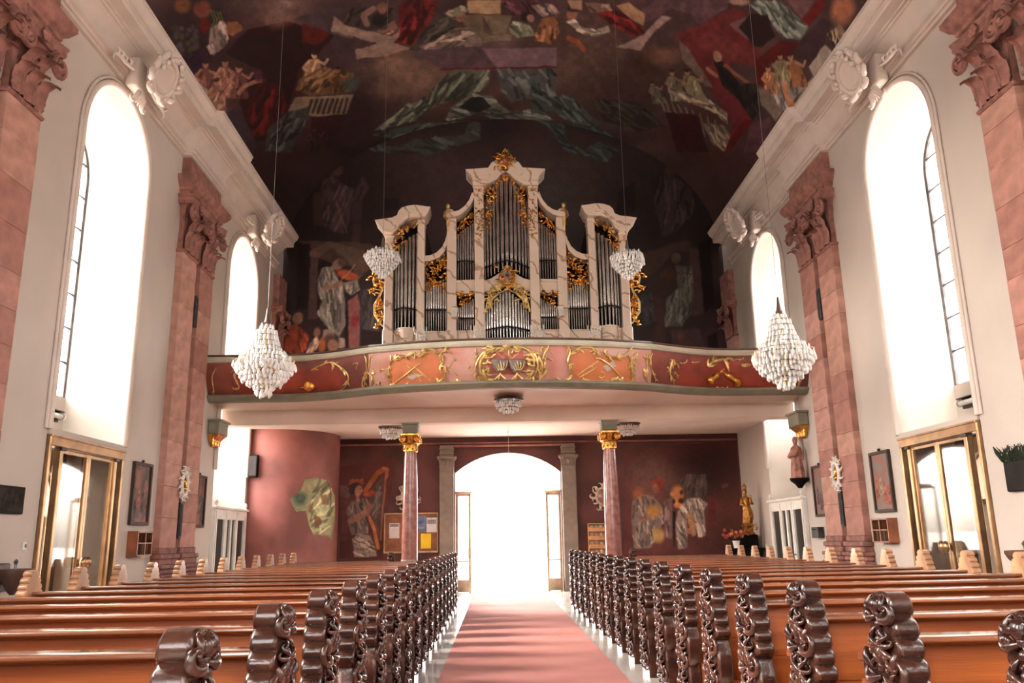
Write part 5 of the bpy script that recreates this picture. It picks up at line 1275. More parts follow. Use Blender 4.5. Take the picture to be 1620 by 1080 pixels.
for p, r, l in (([(680, 190), (600, 190), (500, 200), (420, 240), (370, 300), (330, 360), (290, 450), (300, 540), (340, 630), (400, 672), (455, 662)], .045, 16), ([(395, 285), (362, 400), (370, 520), (420, 610), (455, 645), (500, 615)], .045, 6), ([(850, 160), (950, 180), (1040, 210), (1110, 260), (1150, 330), (1170, 420), (1150, 520), (1110, 590), (1060, 630), (1048, 598)], .045, 12), ([(1180, 290), (1220, 380), (1240, 460), (1220, 540), (1170, 605)], .038, 6), ([(1330, 160), (1290, 230), (1260, 310), (1230, 400)], .034, 5), ([(1240, 170), (1275, 240)], .026, 1), ([(1390, 270), (1340, 200)], .014, 0), ([(1310, 470), (1270, 560), (1190, 630)], .036, 3), ([(1390, 360), (1320, 330), (1270, 380)], .026, 3), ([(200, 440), (180, 480), (230, 470)], .016, 2), ([(300, 180), (290, 240), (320, 330), (270, 380)], .018, 4),
                ([(690, 180), (700, 130), (760, 105), (820, 125), (840, 170)], .05, 6), ([(720, 170), (760, 150), (810, 165)], .03, 2), ([(760, 190), (765, 290)], .03, 3), ([(810, 260), (840, 200), (880, 170)], .026, 4), ([(860, 240), (890, 200), (930, 180)], .026, 4)): t5.line('gilded_scroll', p, r, leaves=l, seed=int(p[0][0]))
for p in ([(420, 260), (480, 250), (540, 250)], [(400, 330), (450, 320), (510, 320)], [(390, 400), (430, 400), (480, 380)], [(390, 480), (430, 500), (470, 470)], [(400, 560), (440, 550), (470, 530)], [(1100, 300), (1040, 280), (970, 290)], [(1130, 360), (1060, 350), (1000, 340)], [(1140, 430), (1080, 430), (1030, 420)], [(1130, 500), (1080, 510), (1030, 480)], [(1090, 570), (1050, 560), (1010, 540)]): t5.line('gilded_plume', p, .042, leaves=2, seed=int(p[0][1]))
for p in ([(610, 262), (740, 372)], [(665, 275), (735, 350)], [(910, 250), (775, 370)], [(860, 270), (780, 345)]): t5.line('gilded_drumstick', p, .014, straight=True)
DRUM = pm('drum_grey', (.16, .13, .12), .45)
for cx_ in (640, 880):
    p = on_parapet(*t5.px((cx_, 380)))
    b = MB(); b.lathe((p.x, p.y - .03, p.z), [(0, -.27), (.10, -.25), (.17, -.15), (.20, -.02), (.215, 0), (.215, .03), (.19, .05), (0, .06)], 16, squash=(1, .45)); dr_ = t5.solid('kettledrum', b, DRUM)
    b = MB()
    for k in range(-2, 3): b.tube([(p.x + k * .085, p.y - .12 + abs(k) * .02, p.z + .01), (p.x + (k + .5) * .06, p.y - .11, p.z - .12), (p.x + (k + .5) * .03, p.y - .09, p.z - .22)], .010, 4)
    t5.solid('gilded_cord', b, GOLD_PALE, dr_)
    b = MB(); b.tube([(p.x - .12, p.y + .04, p.z - .40), (p.x, p.y - .02, p.z - .30), (p.x + .12, p.y + .04, p.z - .40)], .022, 5); b.tube([(p.x, p.y - .02, p.z - .26), (p.x - .04, p.y + .02, p.z - .40)], .022, 5); t5.solid('gilded_stand', b, GOLD_PALE)
t6 = Trace(880, 530, 8.1)
t6.field('painted_field', [(200, 260), (240, 215), (320, 185), (450, 185), (540, 240), (640, 270), (760, 300), (860, 285), (920, 270), (950, 330), (955, 450), (970, 560), (920, 590), (830, 560), (700, 580), (560, 605), (400, 560), (320, 560), (230, 560), (200, 500), (195, 400)], ORANGE)
for p, r, l in (([(140, 140), (175, 190), (170, 260), (150, 340), (190, 400), (190, 480), (200, 520), (150, 570), (100, 590), (40, 562), (0, 540)], .034, 10), ([(190, 250), (230, 200), (300, 170), (380, 160), (470, 170), (530, 200), (555, 250)], .036, 8), ([(300, 190), (330, 200), (350, 232)], .024, 1), ([(430, 222), (470, 200), (500, 240)], .026, 1), ([(655, 190), (622, 200), (628, 235), (680, 270), (760, 285), (850, 265), (910, 230), (920, 205)], .036, 4), ([(780, 270), (810, 215)], .026, 1), ([(920, 260), (950, 310), (960, 380), (970, 440), (985, 500), (975, 570), (930, 610), (860, 600), (830, 570)], .034, 8), ([(1040, 220), (990, 270), (965, 330)], .028, 4), ([(1050, 335), (1020, 315), (985, 340)], .022, 2), ([(1020, 400), (1000, 385), (978, 412)], .02, 1),
                ([(260, 630), (320, 570), (390, 570), (470, 600), (560, 620), (640, 620), (700, 590), (750, 560), (830, 562)], .028, 14), ([(570, 465), (610, 490), (610, 530), (570, 545), (545, 525)], .02, 1)): t6.line('gilded_scroll', p, r, leaves=l, seed=int(p[0][0]))
for p in ([(300, 540), (430, 462), (560, 385)], [(270, 510), (400, 420), (540, 330)], [(450, 390), (475, 410)], [(480, 370), (500, 392)]): t6.line('gilded_flute', p, .020, straight=True)
t6.line('gilded_horn', [(500, 300), (560, 300), (680, 380), (820, 525)], .036); t6.field('painted_sheet', [(590, 400), (740, 325), (765, 395), (660, 465)], SHEET, .008, 1.5)
for p in ([(1110, 260), (1150, 300), (1160, 400), (1160, 440)], [(1230, 230), (1200, 290), (1210, 360), (1210, 440)], [(1160, 440), (1130, 500), (1150, 560), (1220, 640), (1290, 660)], [(1215, 440), (1250, 520), (1270, 600)], [(1105, 450), (1140, 460), (1160, 440)], [(1190, 230), (1170, 260), (1165, 300)]): t6.line('gilded_strap', p, .026, leaves=2, seed=int(p[0][1]))
t2 = Trace(320, 520, 3.24)
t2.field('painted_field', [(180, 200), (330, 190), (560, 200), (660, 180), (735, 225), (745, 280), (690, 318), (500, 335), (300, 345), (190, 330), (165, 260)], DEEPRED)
for p, r, l in (([(560, 212), (600, 192), (660, 172), (700, 190), (740, 222), (752, 262), (730, 302), (690, 322)], .030, 10), ([(690, 322), (620, 332), (540, 345), (480, 338)], .022, 8), ([(660, 172), (675, 190), (672, 205)], .03, 2), ([(185, 185), (165, 240), (190, 300), (160, 310)], .03, 6), ([(480, 345), (380, 358), (280, 358), (190, 345)], .02, 10), ([(480, 190), (400, 178), (300, 178)], .018, 6), ([(770, 180), (800, 175), (790, 195)], .016, 1), ([(70, 200), (50, 250), (60, 320), (50, 350)], .018, 3)): t2.line('gilded_scroll', p, r, leaves=l, seed=int(p[0][0]))
t2.line('gilded_lute_neck', [(480, 298), (520, 300), (545, 296)], .03, GOLD)
p = on_parapet(*t2.px((550, 290))); b = MB(); b.ball((p.x, p.y, p.z), (.16, .06, .15), 14, 8); t2.solid('gilded_lute', b, GOLD)
t7 = Trace(1040, 530, 6.23)
t7.field('painted_field', [(210, 270), (400, 260), (560, 270), (700, 260), (960, 270), (1150, 270), (1300, 280), (1330, 450), (1200, 530), (900, 535), (600, 525), (300, 520), (200, 500), (170, 400)], DEEPRED)
for p, r, l in (([(150, 240), (130, 300), (120, 380), (150, 440), (180, 540)], .030, 8), ([(205, 330), (195, 290), (150, 270)], .026, 3), ([(170, 360), (190, 400), (205, 420)], .022, 2), ([(95, 320), (120, 340), (125, 380)], .018, 1), ([(500, 305), (540, 265), (600, 250), (650, 238), (685, 262)], .05, 8), ([(290, 240), (280, 265), (240, 280)], .018, 2), ([(340, 270), (420, 262)], .016, 2), ([(830, 300), (870, 285), (920, 288)], .028, 4), ([(720, 250), (780, 240), (850, 235)], .014, 4), ([(220, 540), (340, 520), (500, 520)], .022, 8), ([(500, 520), (680, 520), (820, 545)], .022, 8), ([(820, 545), (960, 540), (1160, 535), (1300, 520)], .022, 10), ([(1380, 420), (1400, 480), (1370, 530)], .024, 5)): t7.line('gilded_scroll', p, r, leaves=l, seed=int(p[0][0]))
for (c1, c2, nk) in (((520, 445), (585, 395), (660, 330)), ((785, 465), (705, 405), (620, 345))):
    P = [on_parapet(*t7.px(c)) for c in (c1, c2, nk)]; b = MB(); d_ = (P[1] - P[0]); L = d_.length
    b.tube([P[0] - d_ * .45, P[0] - d_ * .3, P[0], P[0] + d_ * .4, P[0] + d_ * .55, P[1], P[1] + d_ * .3, P[1] + d_ * .45], [.03, .10, .13, .08, .075, .10, .07, .02], 10); o = t7.solid('gilded_violin', b, GOLD)
    b = MB(); b.tube([P[1] + d_ * .4, P[2]], [.022, .014], 5); t7.solid('violin_neck', b, GOLD, o)

# ================================================================== DOORS AND THINGS ON THE WALLS
def side_frame(s, y, z=0.0, d=0.0):      # local frame on a nave wall: x along the wall, -y into the nave
    return (s * (W - d), y, z), -s * PI / 2
# glazed brass street doors in the near niches
DARKFRAME = pm('dark_door_frame', (.06, .045, .04), .5)
for s, sd in ((-1, 'left'), (1, 'right')):
    (loc, rz) = side_frame(s, 14.6, 0, .02)
    t = thing('glazed_double_door', loc, 'brass framed glass double door with round knobs in the %s nave wall' % sd, 'door', 'brass framed side doors', rz=rz)
    hw, H = 1.34, 3.36
    b = MB(); b.box((0, .02, H - .09), (2 * hw, .14, .16), .01); b.box((0, -.03, H - .01), (2 * hw + .02, .08, .04), .008); b.build('header', BRASS, t, off=(0, 0, 0))
    for x in (-hw + .03, hw - .03): b = MB(); b.box((x, .02, H / 2), (.07, .12, H), .008); b.build('jamb', BRASS, t, off=(0, 0, 0))
    for x in (-.98, .98):
        b = MB(); b.box((x, .0, (H - .16) / 2), (.09, .12, H - .16), .01); b.build('mullion', BRASS, t, off=(0, 0, 0))
        b = MB(); b.box((x, -.07, H - .20), (.16, .05, .06), .008); b.build('door_closer', IRON, t, off=(0, 0, 0))
    for sx in (-1, 1):
        b = MB(); b.box((sx * 1.15, .03, (H - .2) / 2), (.26, .012, H - .2)); b.build('side_pane', GLASS_DOOR, t, off=(0, 0, 0))
        lf = MB(); zt = H - .20
        lf.box((sx * .04, 0, zt / 2), (.07, .06, zt), .006); lf.box((sx * .91, 0, zt / 2), (.06, .06, zt), .006); lf.box((sx * .475, 0, zt - .03), (.85, .05, .05), .004); lf.box((sx * .475, 0, .13), (.85, .05, .26), .006)
        l = lf.build('door_leaf', BRASS, t, off=(0, 0, 0))
        b = MB(); b.box((sx * .475, 0, (zt + .2) / 2), (.82, .012, zt - .30)); b.build('pane', GLASS_DOOR, l, off=(0, 0, 0))
        b = MB(); b.tube([(sx * .05, -.02, 1.34), (sx * .05, -.10, 1.34)], .02, 8); b.ball((sx * .07, -.14, 1.34), (.085, .055, .10), 12, 8); b.build('knob', BRASS, l, off=(0, 0, 0), smooth=60)
    b = MB(); b.box((0, .48, 3.42), (2 * hw + .02, 1.0, .10)); b.build('lobby_ceiling', PLASTER, t, off=(0, 0, 0))
    LOB = pm('lobby_lining', (.075, .058, .048), .6, .1, 2)
    for x in (-1, 1): b = MB(); b.box((x * 1.18, .50, 1.66), (.10, .86, 3.32)); b.build('lobby_lining', LOB, t, off=(0, 0, 0))
    b = MB(); b.box((0, .50, 3.31), (2.3, .86, .06)); b.build('lobby_soffit', LOB, t, off=(0, 0, 0))
    b = MB(); b.prism([(-1.15, 0), (-.8, 0)] + arch(0, .8, 2.55, .5, 12) + [(.8, 0), (1.15, 0), (1.15, 3.3), (-1.15, 3.3)], lambda u, v, w: (u, w, v), .90, .95); b.build('lobby_back', LOB, t, off=(0, 0, 0))
    # outer door leaf beyond the lobby
    t2_ = thing('street_door', (s * (WB + .10), 14.6, 0), 'half glazed street door behind the brass doors of the %s wall' % sd, 'door', rz=rz)
    b = MB(); b.box((0, 0, 2.12), (1.6, .08, .10)); b.box((0, 0, 1.06), (.08, .07, 2.1)); b.box((-.76, 0, 1.06), (.08, .08, 2.1)); b.box((.76, 0, 1.06), (.08, .08, 2.1)); b.box((0, 0, .3), (1.5, .06, .6)); b.build('door_frame', DARKFRAME, t2_, off=(0, 0, 0))
    for sx in (-1, 1): b = MB(); b.box((sx * .4, 0, 1.33), (.68, .012, 1.5)); b.build('pane', GLASS, t2_, off=(0, 0, 0))
    # infrared tube heater on the sill panel
    t = thing('tube_heater', (s * (WB - .02), 14.75, 3.95), 'chrome tube heater on the panel under the near %s window' % sd, 'heater', rz=rz)
    b = MB(); b.tube([(-.55, -.10, 0), (.55, -.10, 0)], .055, 10); b.build('tube', pm('chrome', (.6, .58, .56), .25, metal=.9), t, off=(0, 0, 0), smooth=50)
    b = MB(); b.box((0, -.06, .09), (1.15, .16, .02)); b.box((0, -.02, 0), (1.15, .02, .2)); b.build('reflector', IRON, t, off=(0, 0, 0))
    for x in (-.56, .56): b = MB(); b.lathe((0, 0, 0), [(0, -.02), (.075, -.02), (.075, .02), (0, .02)], 12); b.v = [(x + p[2], p[0] - .10, p[1]) for p in b.v]; b.build('end_cap', WHITE, t, off=(0, 0, 0))
    # white panelled partition in the far niche
    (loc, rz) = side_frame(s, 22.6, 0, .04)
    t = thing('white_partition', loc, 'white painted partition with dark glass panels under the gallery, %s side' % sd, 'cabinet', 'white partitions under the gallery', rz=rz)
    H = 2.48; b = MB(); b.prism([(-1.33, 0), (1.33, 0), (1.33, H), (-1.33, H)], lambda u, v, w: (u, w, v), -.05, .05,
        holes=[[(-1.15, .85), (-.55, .85), (-.55, H - .25), (-1.15, H - .25)], [(-.36, .85), (-.06, .85), (-.06, H - .25), (-.36, H - .25)], [(.06, .85), (.36, .85), (.36, H - .25), (.06, H - .25)], [(.55, .85), (1.15, .85), (1.15, H - .25), (.55, H - .25)]])
    b.build('frame', WHITE, t, off=(0, 0, 0))
    for (a, c) in ((-1.15, -.55), (-.36, -.06), (.06, .36), (.55, 1.15)):
        b = MB(); b.box(((a + c) / 2, .01, (.85 + H - .25) / 2), (c - a + .01, .015, H - .25 - .85 + .01)); b.build('dark_pane', pm('dark_glass', (.022, .017, .012), .35, spec=.2), t, off=(0, 0, 0))
    for x in (-1.24, -.45, .45, 1.24): b = MB(); b.box((x, -.06, H / 2 - .02), (.07, .03, H - .06), .008); b.build('stile', WHITE, t, off=(0, 0, 0))
    b = MB(); b.box((0, -.03, H + .03), (2.70, .18, .07), .015); b.build('cornice', WHITE, t, off=(0, 0, 0))
    for x in (-1.25, 1.25): b = MB(); b.lathe((x, -.03, H + .06), [(.05, 0), (.025, .04), (.055, .10), (.03, .16), (0, .18)], 10); b.build('finial', WHITE, t, off=(0, 0, 0), smooth=50)
    for x in (-.50, .50): b = MB(); b.box((x, -.075, 1.08), (.10, .03, .03), .006); b.build('handle', IRON, t, off=(0, 0, 0))
    # framed stations
    for y, dsc in ((16.88, 'tall framed dark oil painting beside the brass doors'), (20.15, 'tall framed dark oil painting by the gallery end')):
        loc, rz = side_frame(s, y, 2.0)
        t = thing('framed_painting', loc, '%s, %s wall' % (dsc, sd), 'painting', 'framed stations on the walls', rz=rz)
        w_, h_ = (.86, 1.23)
        fm = pm('dark_picture_frame', (.05, .028, .02), .6, spec=.2); b = MB()
        b.prism([(-w_ / 2, 0), (w_ / 2, 0), (w_ / 2, h_), (-w_ / 2, h_)], lambda u, v, w: (u, w, v), -.07, -.005, holes=[[(-w_ / 2 + .06, .06), (w_ / 2 - .06, .06), (w_ / 2 - .06, h_ - .06), (-w_ / 2 + .06, h_ - .06)]]); b.build('frame', fm, t, off=(0, 0, 0))
        cm = pm('old_oil_%s_%d' % (sd, int(y)), (.22, .085, .06), .5, .4, 3.2, .1, 20, col2=(.05, .032, .028) if s < 0 else (.16, .13, .11), sharp=(.42, .58), world=True, spec=.15)
        b = MB(); b.box((0, -.025, h_ / 2), (w_ - .10, .02, h_ - .10)); cv = b.build('canvas', cm, t, off=(0, 0, 0))
        fg = random.Random(int(y * 10) + s)
        for k in range(4):   # painted figures, flat on the canvas
            x = -.22 + .15 * k + fg.uniform(-.03, .03); z = .35 + fg.uniform(0, .3); c = fg.choice(((.30, .10, .07), (.16, .10, .08), (.24, .17, .12), (.10, .07, .07)))
            b = MB(); b.add([(x - .08, -.036, z - .25), (x + .08, -.036, z - .25), (x + .06, -.036, z + .1), (x, -.036, z + .2), (x - .06, -.036, z + .1)], [(0, 1, 2, 3, 4)]); b.build('painted_figure', pm('oil_%d%d%d' % tuple(int(q * 100) for q in c), c, .7, .3, 12, spec=.15), cv, off=(0, 0, 0), fix=False)
        b = MB(); b.lathe((0, -.03, h_), [(.012, 0), (.04, .03), (.012, .06)], 8); b.build('hook', IRON, t, off=(0, 0, 0))
    # literature box
    loc, rz = side_frame(s, 16.86, 1.40)
    t = thing('leaflet_box', loc, 'small wooden leaflet box with glass front on the %s wall' % sd, 'box', rz=rz)
    wb = pm('red_brown_wood', (.27, .085, .035), .4, .2, 4)
    b = MB(); b.box((0, -.01, .24), (.70, .02, .48)); b.box((-.34, -.11, .24), (.03, .2, .48)); b.box((.34, -.11, .24), (.03, .2, .48)); b.box((0, -.11, .015), (.70, .2, .03)); b.box((0, -.11, .465), (.70, .2, .03)); b.build('carcass', wb, t, off=(0, 0, 0))
    for x in (-.165, .165): b = MB(); b.box((x, -.205, .24), (.29, .01, .40)); b.build('pane', GLASS_DOOR, t, off=(0, 0, 0))
    b = MB(); b.box((0, -.205, .24), (.03, .025, .44)); b.box((0, -.205, .25), (.62, .02, .02)); b.build('glazing_bar', wb, t, off=(0, 0, 0))
    for k in range(6): b = MB(); b.box((-.26 + k * .1, -.10, .14), (.07, .12, .20)); b.build('leaflet', pm('leaflet_%d' % (k % 3), [(.6, .56, .5), (.2, .13, .1), (.35, .33, .4)][k % 3], .7), t, off=(0, 0, 0))
    # oval sconce and loudspeaker strips between the paired pilasters
    loc, rz = side_frame(s, 18.75, 2.92)
    t = thing('stucco_sconce', loc, 'white oval scrollwork plaque on the %s double pilaster' % sd, 'ornament', 'oval plaques on the pilasters', rz=rz)
    PALE = pm('pale_stucco', (.72, .66, .60), .6, .05, 5)
    b = MB(); b.tube([(.16 * math.cos(a * PI / 12), -.20, .24 * math.sin(a * PI / 12)) for a in range(25)], .04, 6); b.box((0, -.09, 0), (.22, .17, .30), .02); b.build('oval_frame', PALE, t, off=(0, 0, 0), smooth=50)
    for k in range(12):
        a = k * PI / 6 + .2; P = turtle(.17 * math.cos(a), .25 * math.sin(a), a - .4, [(.10, 3, 6), (.10, 8, 26)], 6); b = MB(); b.tube([(p[0], -.20 - .02 * math.sin(i), p[1]) for i, p in enumerate(P)], taper(len(P), .02, .03, .008), 5); b.build('scroll', PALE, t, off=(0, 0, 0), smooth=60)
    b = MB(); b.ball((0, -.20, .04), (.07, .05, .11)); b.ball((0, -.22, -.10), (.09, .05, .06)); b.build('gilded_relief', GOLD, t, off=(0, 0, 0), smooth=60)
    for z0, z1, nm in ((1.75, 2.52, 'low'), (6.55, 7.30, 'high')):
        loc, rz = side_frame(s, 18.75, z0); t = thing('loudspeaker_strip', loc, 'narrow dark loudspeaker set %s between the paired %s pilasters' % (nm, sd), 'speaker', rz=rz)
        b = MB(); b.box((0, -.09, (z1 - z0) / 2), (.15, .18, z1 - z0), .01); b.build('housing', IRON, t, off=(0, 0, 0))
        b = MB(); b.box((0, -.185, (z1 - z0) / 2), (.11, .01, z1 - z0 - .08)); b.build('grille', pm('speaker_cloth', (.03, .025, .024), .9), t, off=(0, 0, 0))
# single wall pieces
loc, rz = side_frame(-1, 12.3, 2.1); t = thing('memorial_tablet', loc, 'dark square memorial tablet at the left picture edge', 'plaque', rz=rz)
b = MB(); b.box((0, -.03, .19), (.86, .05, .40), .01); b.build('tablet', pm('dark_slate', (.022, .018, .017), .8, spec=.1), t, off=(0, 0, 0)); b = MB(); b.box((0, -.06, .19), (.78, .012, .32)); b.build('raised_field', pm('slate_field', (.030, .023, .020), .8, .3, 9, spec=.1), t, off=(0, 0, 0))
loc, rz = side_frame(1, 12.35, 2.16); t = thing('wreath_tablet', loc, 'dark square tablet topped with an evergreen sprig at the right edge', 'plaque', rz=rz)
b = MB(); b.box((0, -.04, .24), (.70, .08, .46), .02); b.build('tablet', MATS['dark_slate'], t, off=(0, 0, 0))
GREEN = pm('evergreen', (.018, .024, .013), .8, spec=.1); rg = random.Random(3); b = MB()
for k in range(40):
    x = rg.uniform(-.34, .30); b.tube([(x, -.08, .46), (x + rg.uniform(-.1, .1), -.12, .58), (x + rg.uniform(-.16, .14), -.12, .66 + rg.uniform(0, .05))], [.012, .014, .003], 4)
b.tube([(-.30, -.09, .48), (-.38, -.12, .62), (-.46, -.12, .72)], [.03, .035, .005], 5); tag(b.build('evergreen_sprig', GREEN, t, off=(0, 0, 0)), kind='stuff')
for s, sd, y in ((-1, 'left', 12.35), (1, 'right', 12.25)):
    loc, rz = side_frame(s, y, .95); t = thing('holy_water_font', loc, 'dark carved wall font low at the %s edge of the picture' % sd, 'font', rz=rz)
    b = MB(); b.lathe((0, -.24, 0), [(.03, 0), (.08, .06), (.12, .14), (.22, .24), (.26, .32), (.26, .36), (.20, .36), (.15, .30), (0, .27)], 16); b.box((0, -.04, .24), (.36, .09, .40), .02); b.build('basin', pm('dark_font_stone', (.09, .045, .032), .4, .2, 5), t, off=(0, 0, 0), smooth=40)
    b = MB(); b.lathe((.02, -.24, .36), [(.015, -.1), (.02, .06), (.035, .10), (.0, .14)], 8); b.build('sprinkler', pm('pewter', (.3, .28, .27), .3, metal=.8), t, off=(0, 0, 0))
loc, rz = side_frame(-1, 12.95, 1.58); t = thing('light_switch', loc, 'small white light switch on the left wall by the brass doors', 'switch', rz=rz)
b = MB(); b.box((0, -.01, .05), (.09, .02, .12), .004); b.build('plate', WHITE, t, off=(0, 0, 0)); b = MB(); b.box((.01, -.025, .05), (.03, .015, .05), .003); b.build('rocker', pm('switch_dark', (.12, .10, .09), .5), t, off=(0, 0, 0))
loc, rz = side_frame(1, 20.5, 1.5); t = thing('offering_box', loc, 'small dark offering box on the right wall below the far painting', 'box', rz=rz)
b = MB(); b.box((0, -.08, .13), (.42, .16, .26), .012); b.build('housing', IRON, t, off=(0, 0, 0)); b = MB(); b.box((0, -.165, .2), (.2, .01, .02)); b.build('slot', BLACK, t, off=(0, 0, 0))
# saint on a bracket, right wall beside the gallery end
loc, rz = side_frame(1, 21.0, 2.95); t = thing('saint_statue', loc, 'reddish robed saint figure on a small bracket under the right gallery end', 'statue', rz=rz)
ROBE = pm('robe_rose', (.34, .14, .10), .6, .25, 6)
b = MB(); rows = []
for (z, r) in ((.03, .20), (.25, .18), (.5, .15), (.68, .17), (.80, .15), (.86, .07), (.90, .055), (.94, .075), (1.0, .085), (1.06, .07), (1.09, .02)):
    rows.append([((r * (1 + (.13 * math.cos(a * PI / 12 * 7) if z < .7 else 0))) * math.cos(a * PI / 12), -.24 + r * .8 * (1 + (.13 * math.cos(a * PI / 12 * 7) if z < .7 else 0)) * math.sin(a * PI / 12), z) for a in range(24)])
b.loft(rows, closed=True); b.tube([(-.15, -.26, .74), (-.19, -.36, .58), (-.03, -.42, .56)], [.06, .055, .03], 7); b.tube([(.15, -.26, .74), (.20, -.34, .60), (.04, -.42, .60)], [.06, .055, .03], 7); b.build('figure', ROBE, t, off=(0, 0, 0), smooth=60)
b = MB(); b.lathe((0, -.22, 0), [(.05, -.22), (.12, -.12), (.22, -.04), (.24, .03), (0, .03)], 14); b.build('bracket', BLACK, t, off=(0, 0, 0), smooth=40)

# ================================================================== UNDER THE GALLERY
YB = Y1
# stone pilasters framing the main door
DSTONE = pm('grey_door_stone', (.19, .15, .115), .7, .12, 3, .15)
for s, sd in ((-1, 'left'), (1, 'right')):
    t = thing('door_pilaster', (s * 1.96, YB, 0), 'grey stone pilaster on the %s side of the main doorway' % sd, 'pilaster', 'main door pilasters')
    b = MB(); b.box((0, -.10, 1.95), (.46, .20, 3.9), .012); b.build('shaft', DSTONE, t, off=(0, 0, 0))
    c = MB(); c.loft([[(-a, 0, z), (-a, -d, z), (a, -d, z), (a, 0, z)] for a, d, z in ((.24, .22, 3.88), (.23, .20, 3.94), (.25, .22, 4.08), (.31, .29, 4.16), (.31, .29, 4.22))]); c = c.build('capital', DSTONE, t, off=(0, 0, 0))
    for x in (-.14, 0, .14): link('acanthus_leaf', leaf_mb(.20, .13).mesh('acanthus_leaf', 60), DSTONE, c, Matrix.Translation((x, -.20, 3.93)))
    b = MB(); b.box((0, -.11, 4.40), (.44, .22, .36), .012); b.box((0, -.13, 4.30), (.48, .26, .05), .01); b.box((0, -.13, 4.46), (.48, .26, .05), .01); b.build('impost', DSTONE, t, off=(0, 0, 0))
b = MB(); b.box((0, YB - .07, 4.56), (3.5, .14, .06), .01); b.box((0, YB - .05, 4.65), (15.0, .10, .05), .01)
tag(b.build('trim_3', pm('maroon_trim', (.24, .09, .07), .6)), 'thin moulding over the main door', kind='structure')
# glazed door leaves folded open
DF = pm('door_oak_pale', (.50, .38, .26), .4, .15, 3)
for s, sd in ((-1, 'left'), (1, 'right')):
    t = thing('main_door_leaf', (s * 1.68, YB + .12, 0), 'open glazed %s leaf of the bright main door' % sd, 'door', 'main door leaves', rz=(-s) * -.35)
    w_ = .52; f = lambda x: -s * x
    b = MB()
    for x in (.04, w_ - .04): b.box((f(x), 0, 1.52), (.08, .07, 3.04), .008)
    b.box((f(w_ / 2), 0, .20), (w_, .06, .38), .01); b.box((f(w_ / 2), 0, 3.0), (w_, .07, .08), .008); b.box((f(w_ / 2), 0, .95), (w_ - .1, .05, .05), .006); b.build('leaf_frame', DF, t, off=(0, 0, 0))
    for za, zb in ((.40, .92), (.98, 2.95)): b = MB(); b.box((f(w_ / 2), 0, (za + zb) / 2), (w_ - .16, .01, zb - za)); b.build('pane', GLASS, t, off=(0, 0, 0))
    b = MB(); b.tube([(f(w_ - .05), -.05, 1.05), (f(w_ - .05), -.10, 1.07), (f(w_ - .05), -.10, 1.33), (f(w_ - .05), -.05, 1.35)], .014, 6); b.build('handle', BRASS, t, off=(0, 0, 0))
b = MB(); b.box((-1.44, YB + .2, 3.08), (.52, .12, .09), .01); b.box((1.44, YB + .2, 3.08), (.52, .12, .09), .01); tag(b.build('trim_4', DF), 'short transom stubs beside the open door', kind='structure')
# lantern chain above the doorway
t = thing('hanging_wire', (0, 24.5, 4.845), 'thin hook and wire hanging under the gallery before the door', 'wire')
b = MB(); b.tube([(0, 0, 0), (0, 0, -.9)], .008, 5); b.build('wire', pm('wire_pale', (.5, .45, .4), .4), t, off=(0, 0, 0)); b = MB(); b.tube([(.03 * math.cos(a * PI / 6), 0, -.12 + .03 * math.sin(a * PI / 6)) for a in range(11)], .008, 5); b.build('hook', MATS['wire_pale'], t, off=(0, 0, 0))
# notice board
t = thing('notice_board', (-3.07, YB, 1.26), 'brown notice board with pinned papers left of the main door', 'notice board')
b = MB(); b.box((-.02, -.025, .6), (1.68, .04, 1.18), .005); b.build('board', pm('cork_brown', (.22, .075, .03), .7, .15, 6), t, off=(0, 0, 0))
FR = pm('pale_wood_trim', (.42, .27, .14), .5)
for (c, d) in (((-.02, -.05, 1.19), (1.70, .06, .04)), ((-.02, -.05, .0), (1.70, .07, .05)), ((-.86, -.05, .6), (.035, .06, 1.2)), ((.82, -.05, .6), (.035, .06, 1.2))): b = MB(); b.box(c, d, .004); b.build('frame_bar', FR, t, off=(0, 0, 0))
def pinned(name, x0, x1, z0, z1, mat, lab, parts=()):
    o = thing(name, ((x0 + x1) / 2 - 3.07, YB - .055, z0 + 1.26), lab, 'paper', 'papers on the notice board')
    b = MB(); b.box((0, 0, (z1 - z0) / 2), (x1 - x0, .006, z1 - z0)); b.build('sheet', mat, o, off=(0, 0, 0))
    b = MB(); b.ball((0, -.008, z1 - z0 - .03), .012, 6, 4); b.build('pin', IRON, o, off=(0, 0, 0))
    for (c, d, mt) in parts: b = MB(); b.box(c, d); b.build('printed_block', mt, o, off=(0, 0, 0))
PAPER = pm('paper_white', (.62, .58, .55), .8, .05, 6); GREYP = pm('print_grey', (.25, .23, .24), .8); BLUEP = pm('poster_blue', (.12, .16, .26), .7, .3, 5)
pinned('white_leaflet', -.71, -.39, .43, .90, PAPER, 'white sheet pinned on the notice board left of the column', [((0, -.005, .40), (.28, .004, .08), GREYP)])
pinned('blue_poster', .14, .45, .62, 1.1, BLUEP, 'dark blue poster pinned on the notice board', [((0, -.005, .12), (.22, .004, .06), GREYP)])
pinned('white_poster', .47, .79, .60, 1.05, PAPER, 'white poster pinned at the upper right of the notice board', [((0, -.005, .32), (.28, .004, .14), GREYP)])
pinned('yellow_poster', .29, .61, .10, .56, pm('poster_yellow', (.75, .50, .01), .7, .05), 'bright yellow poster pinned low on the notice board')
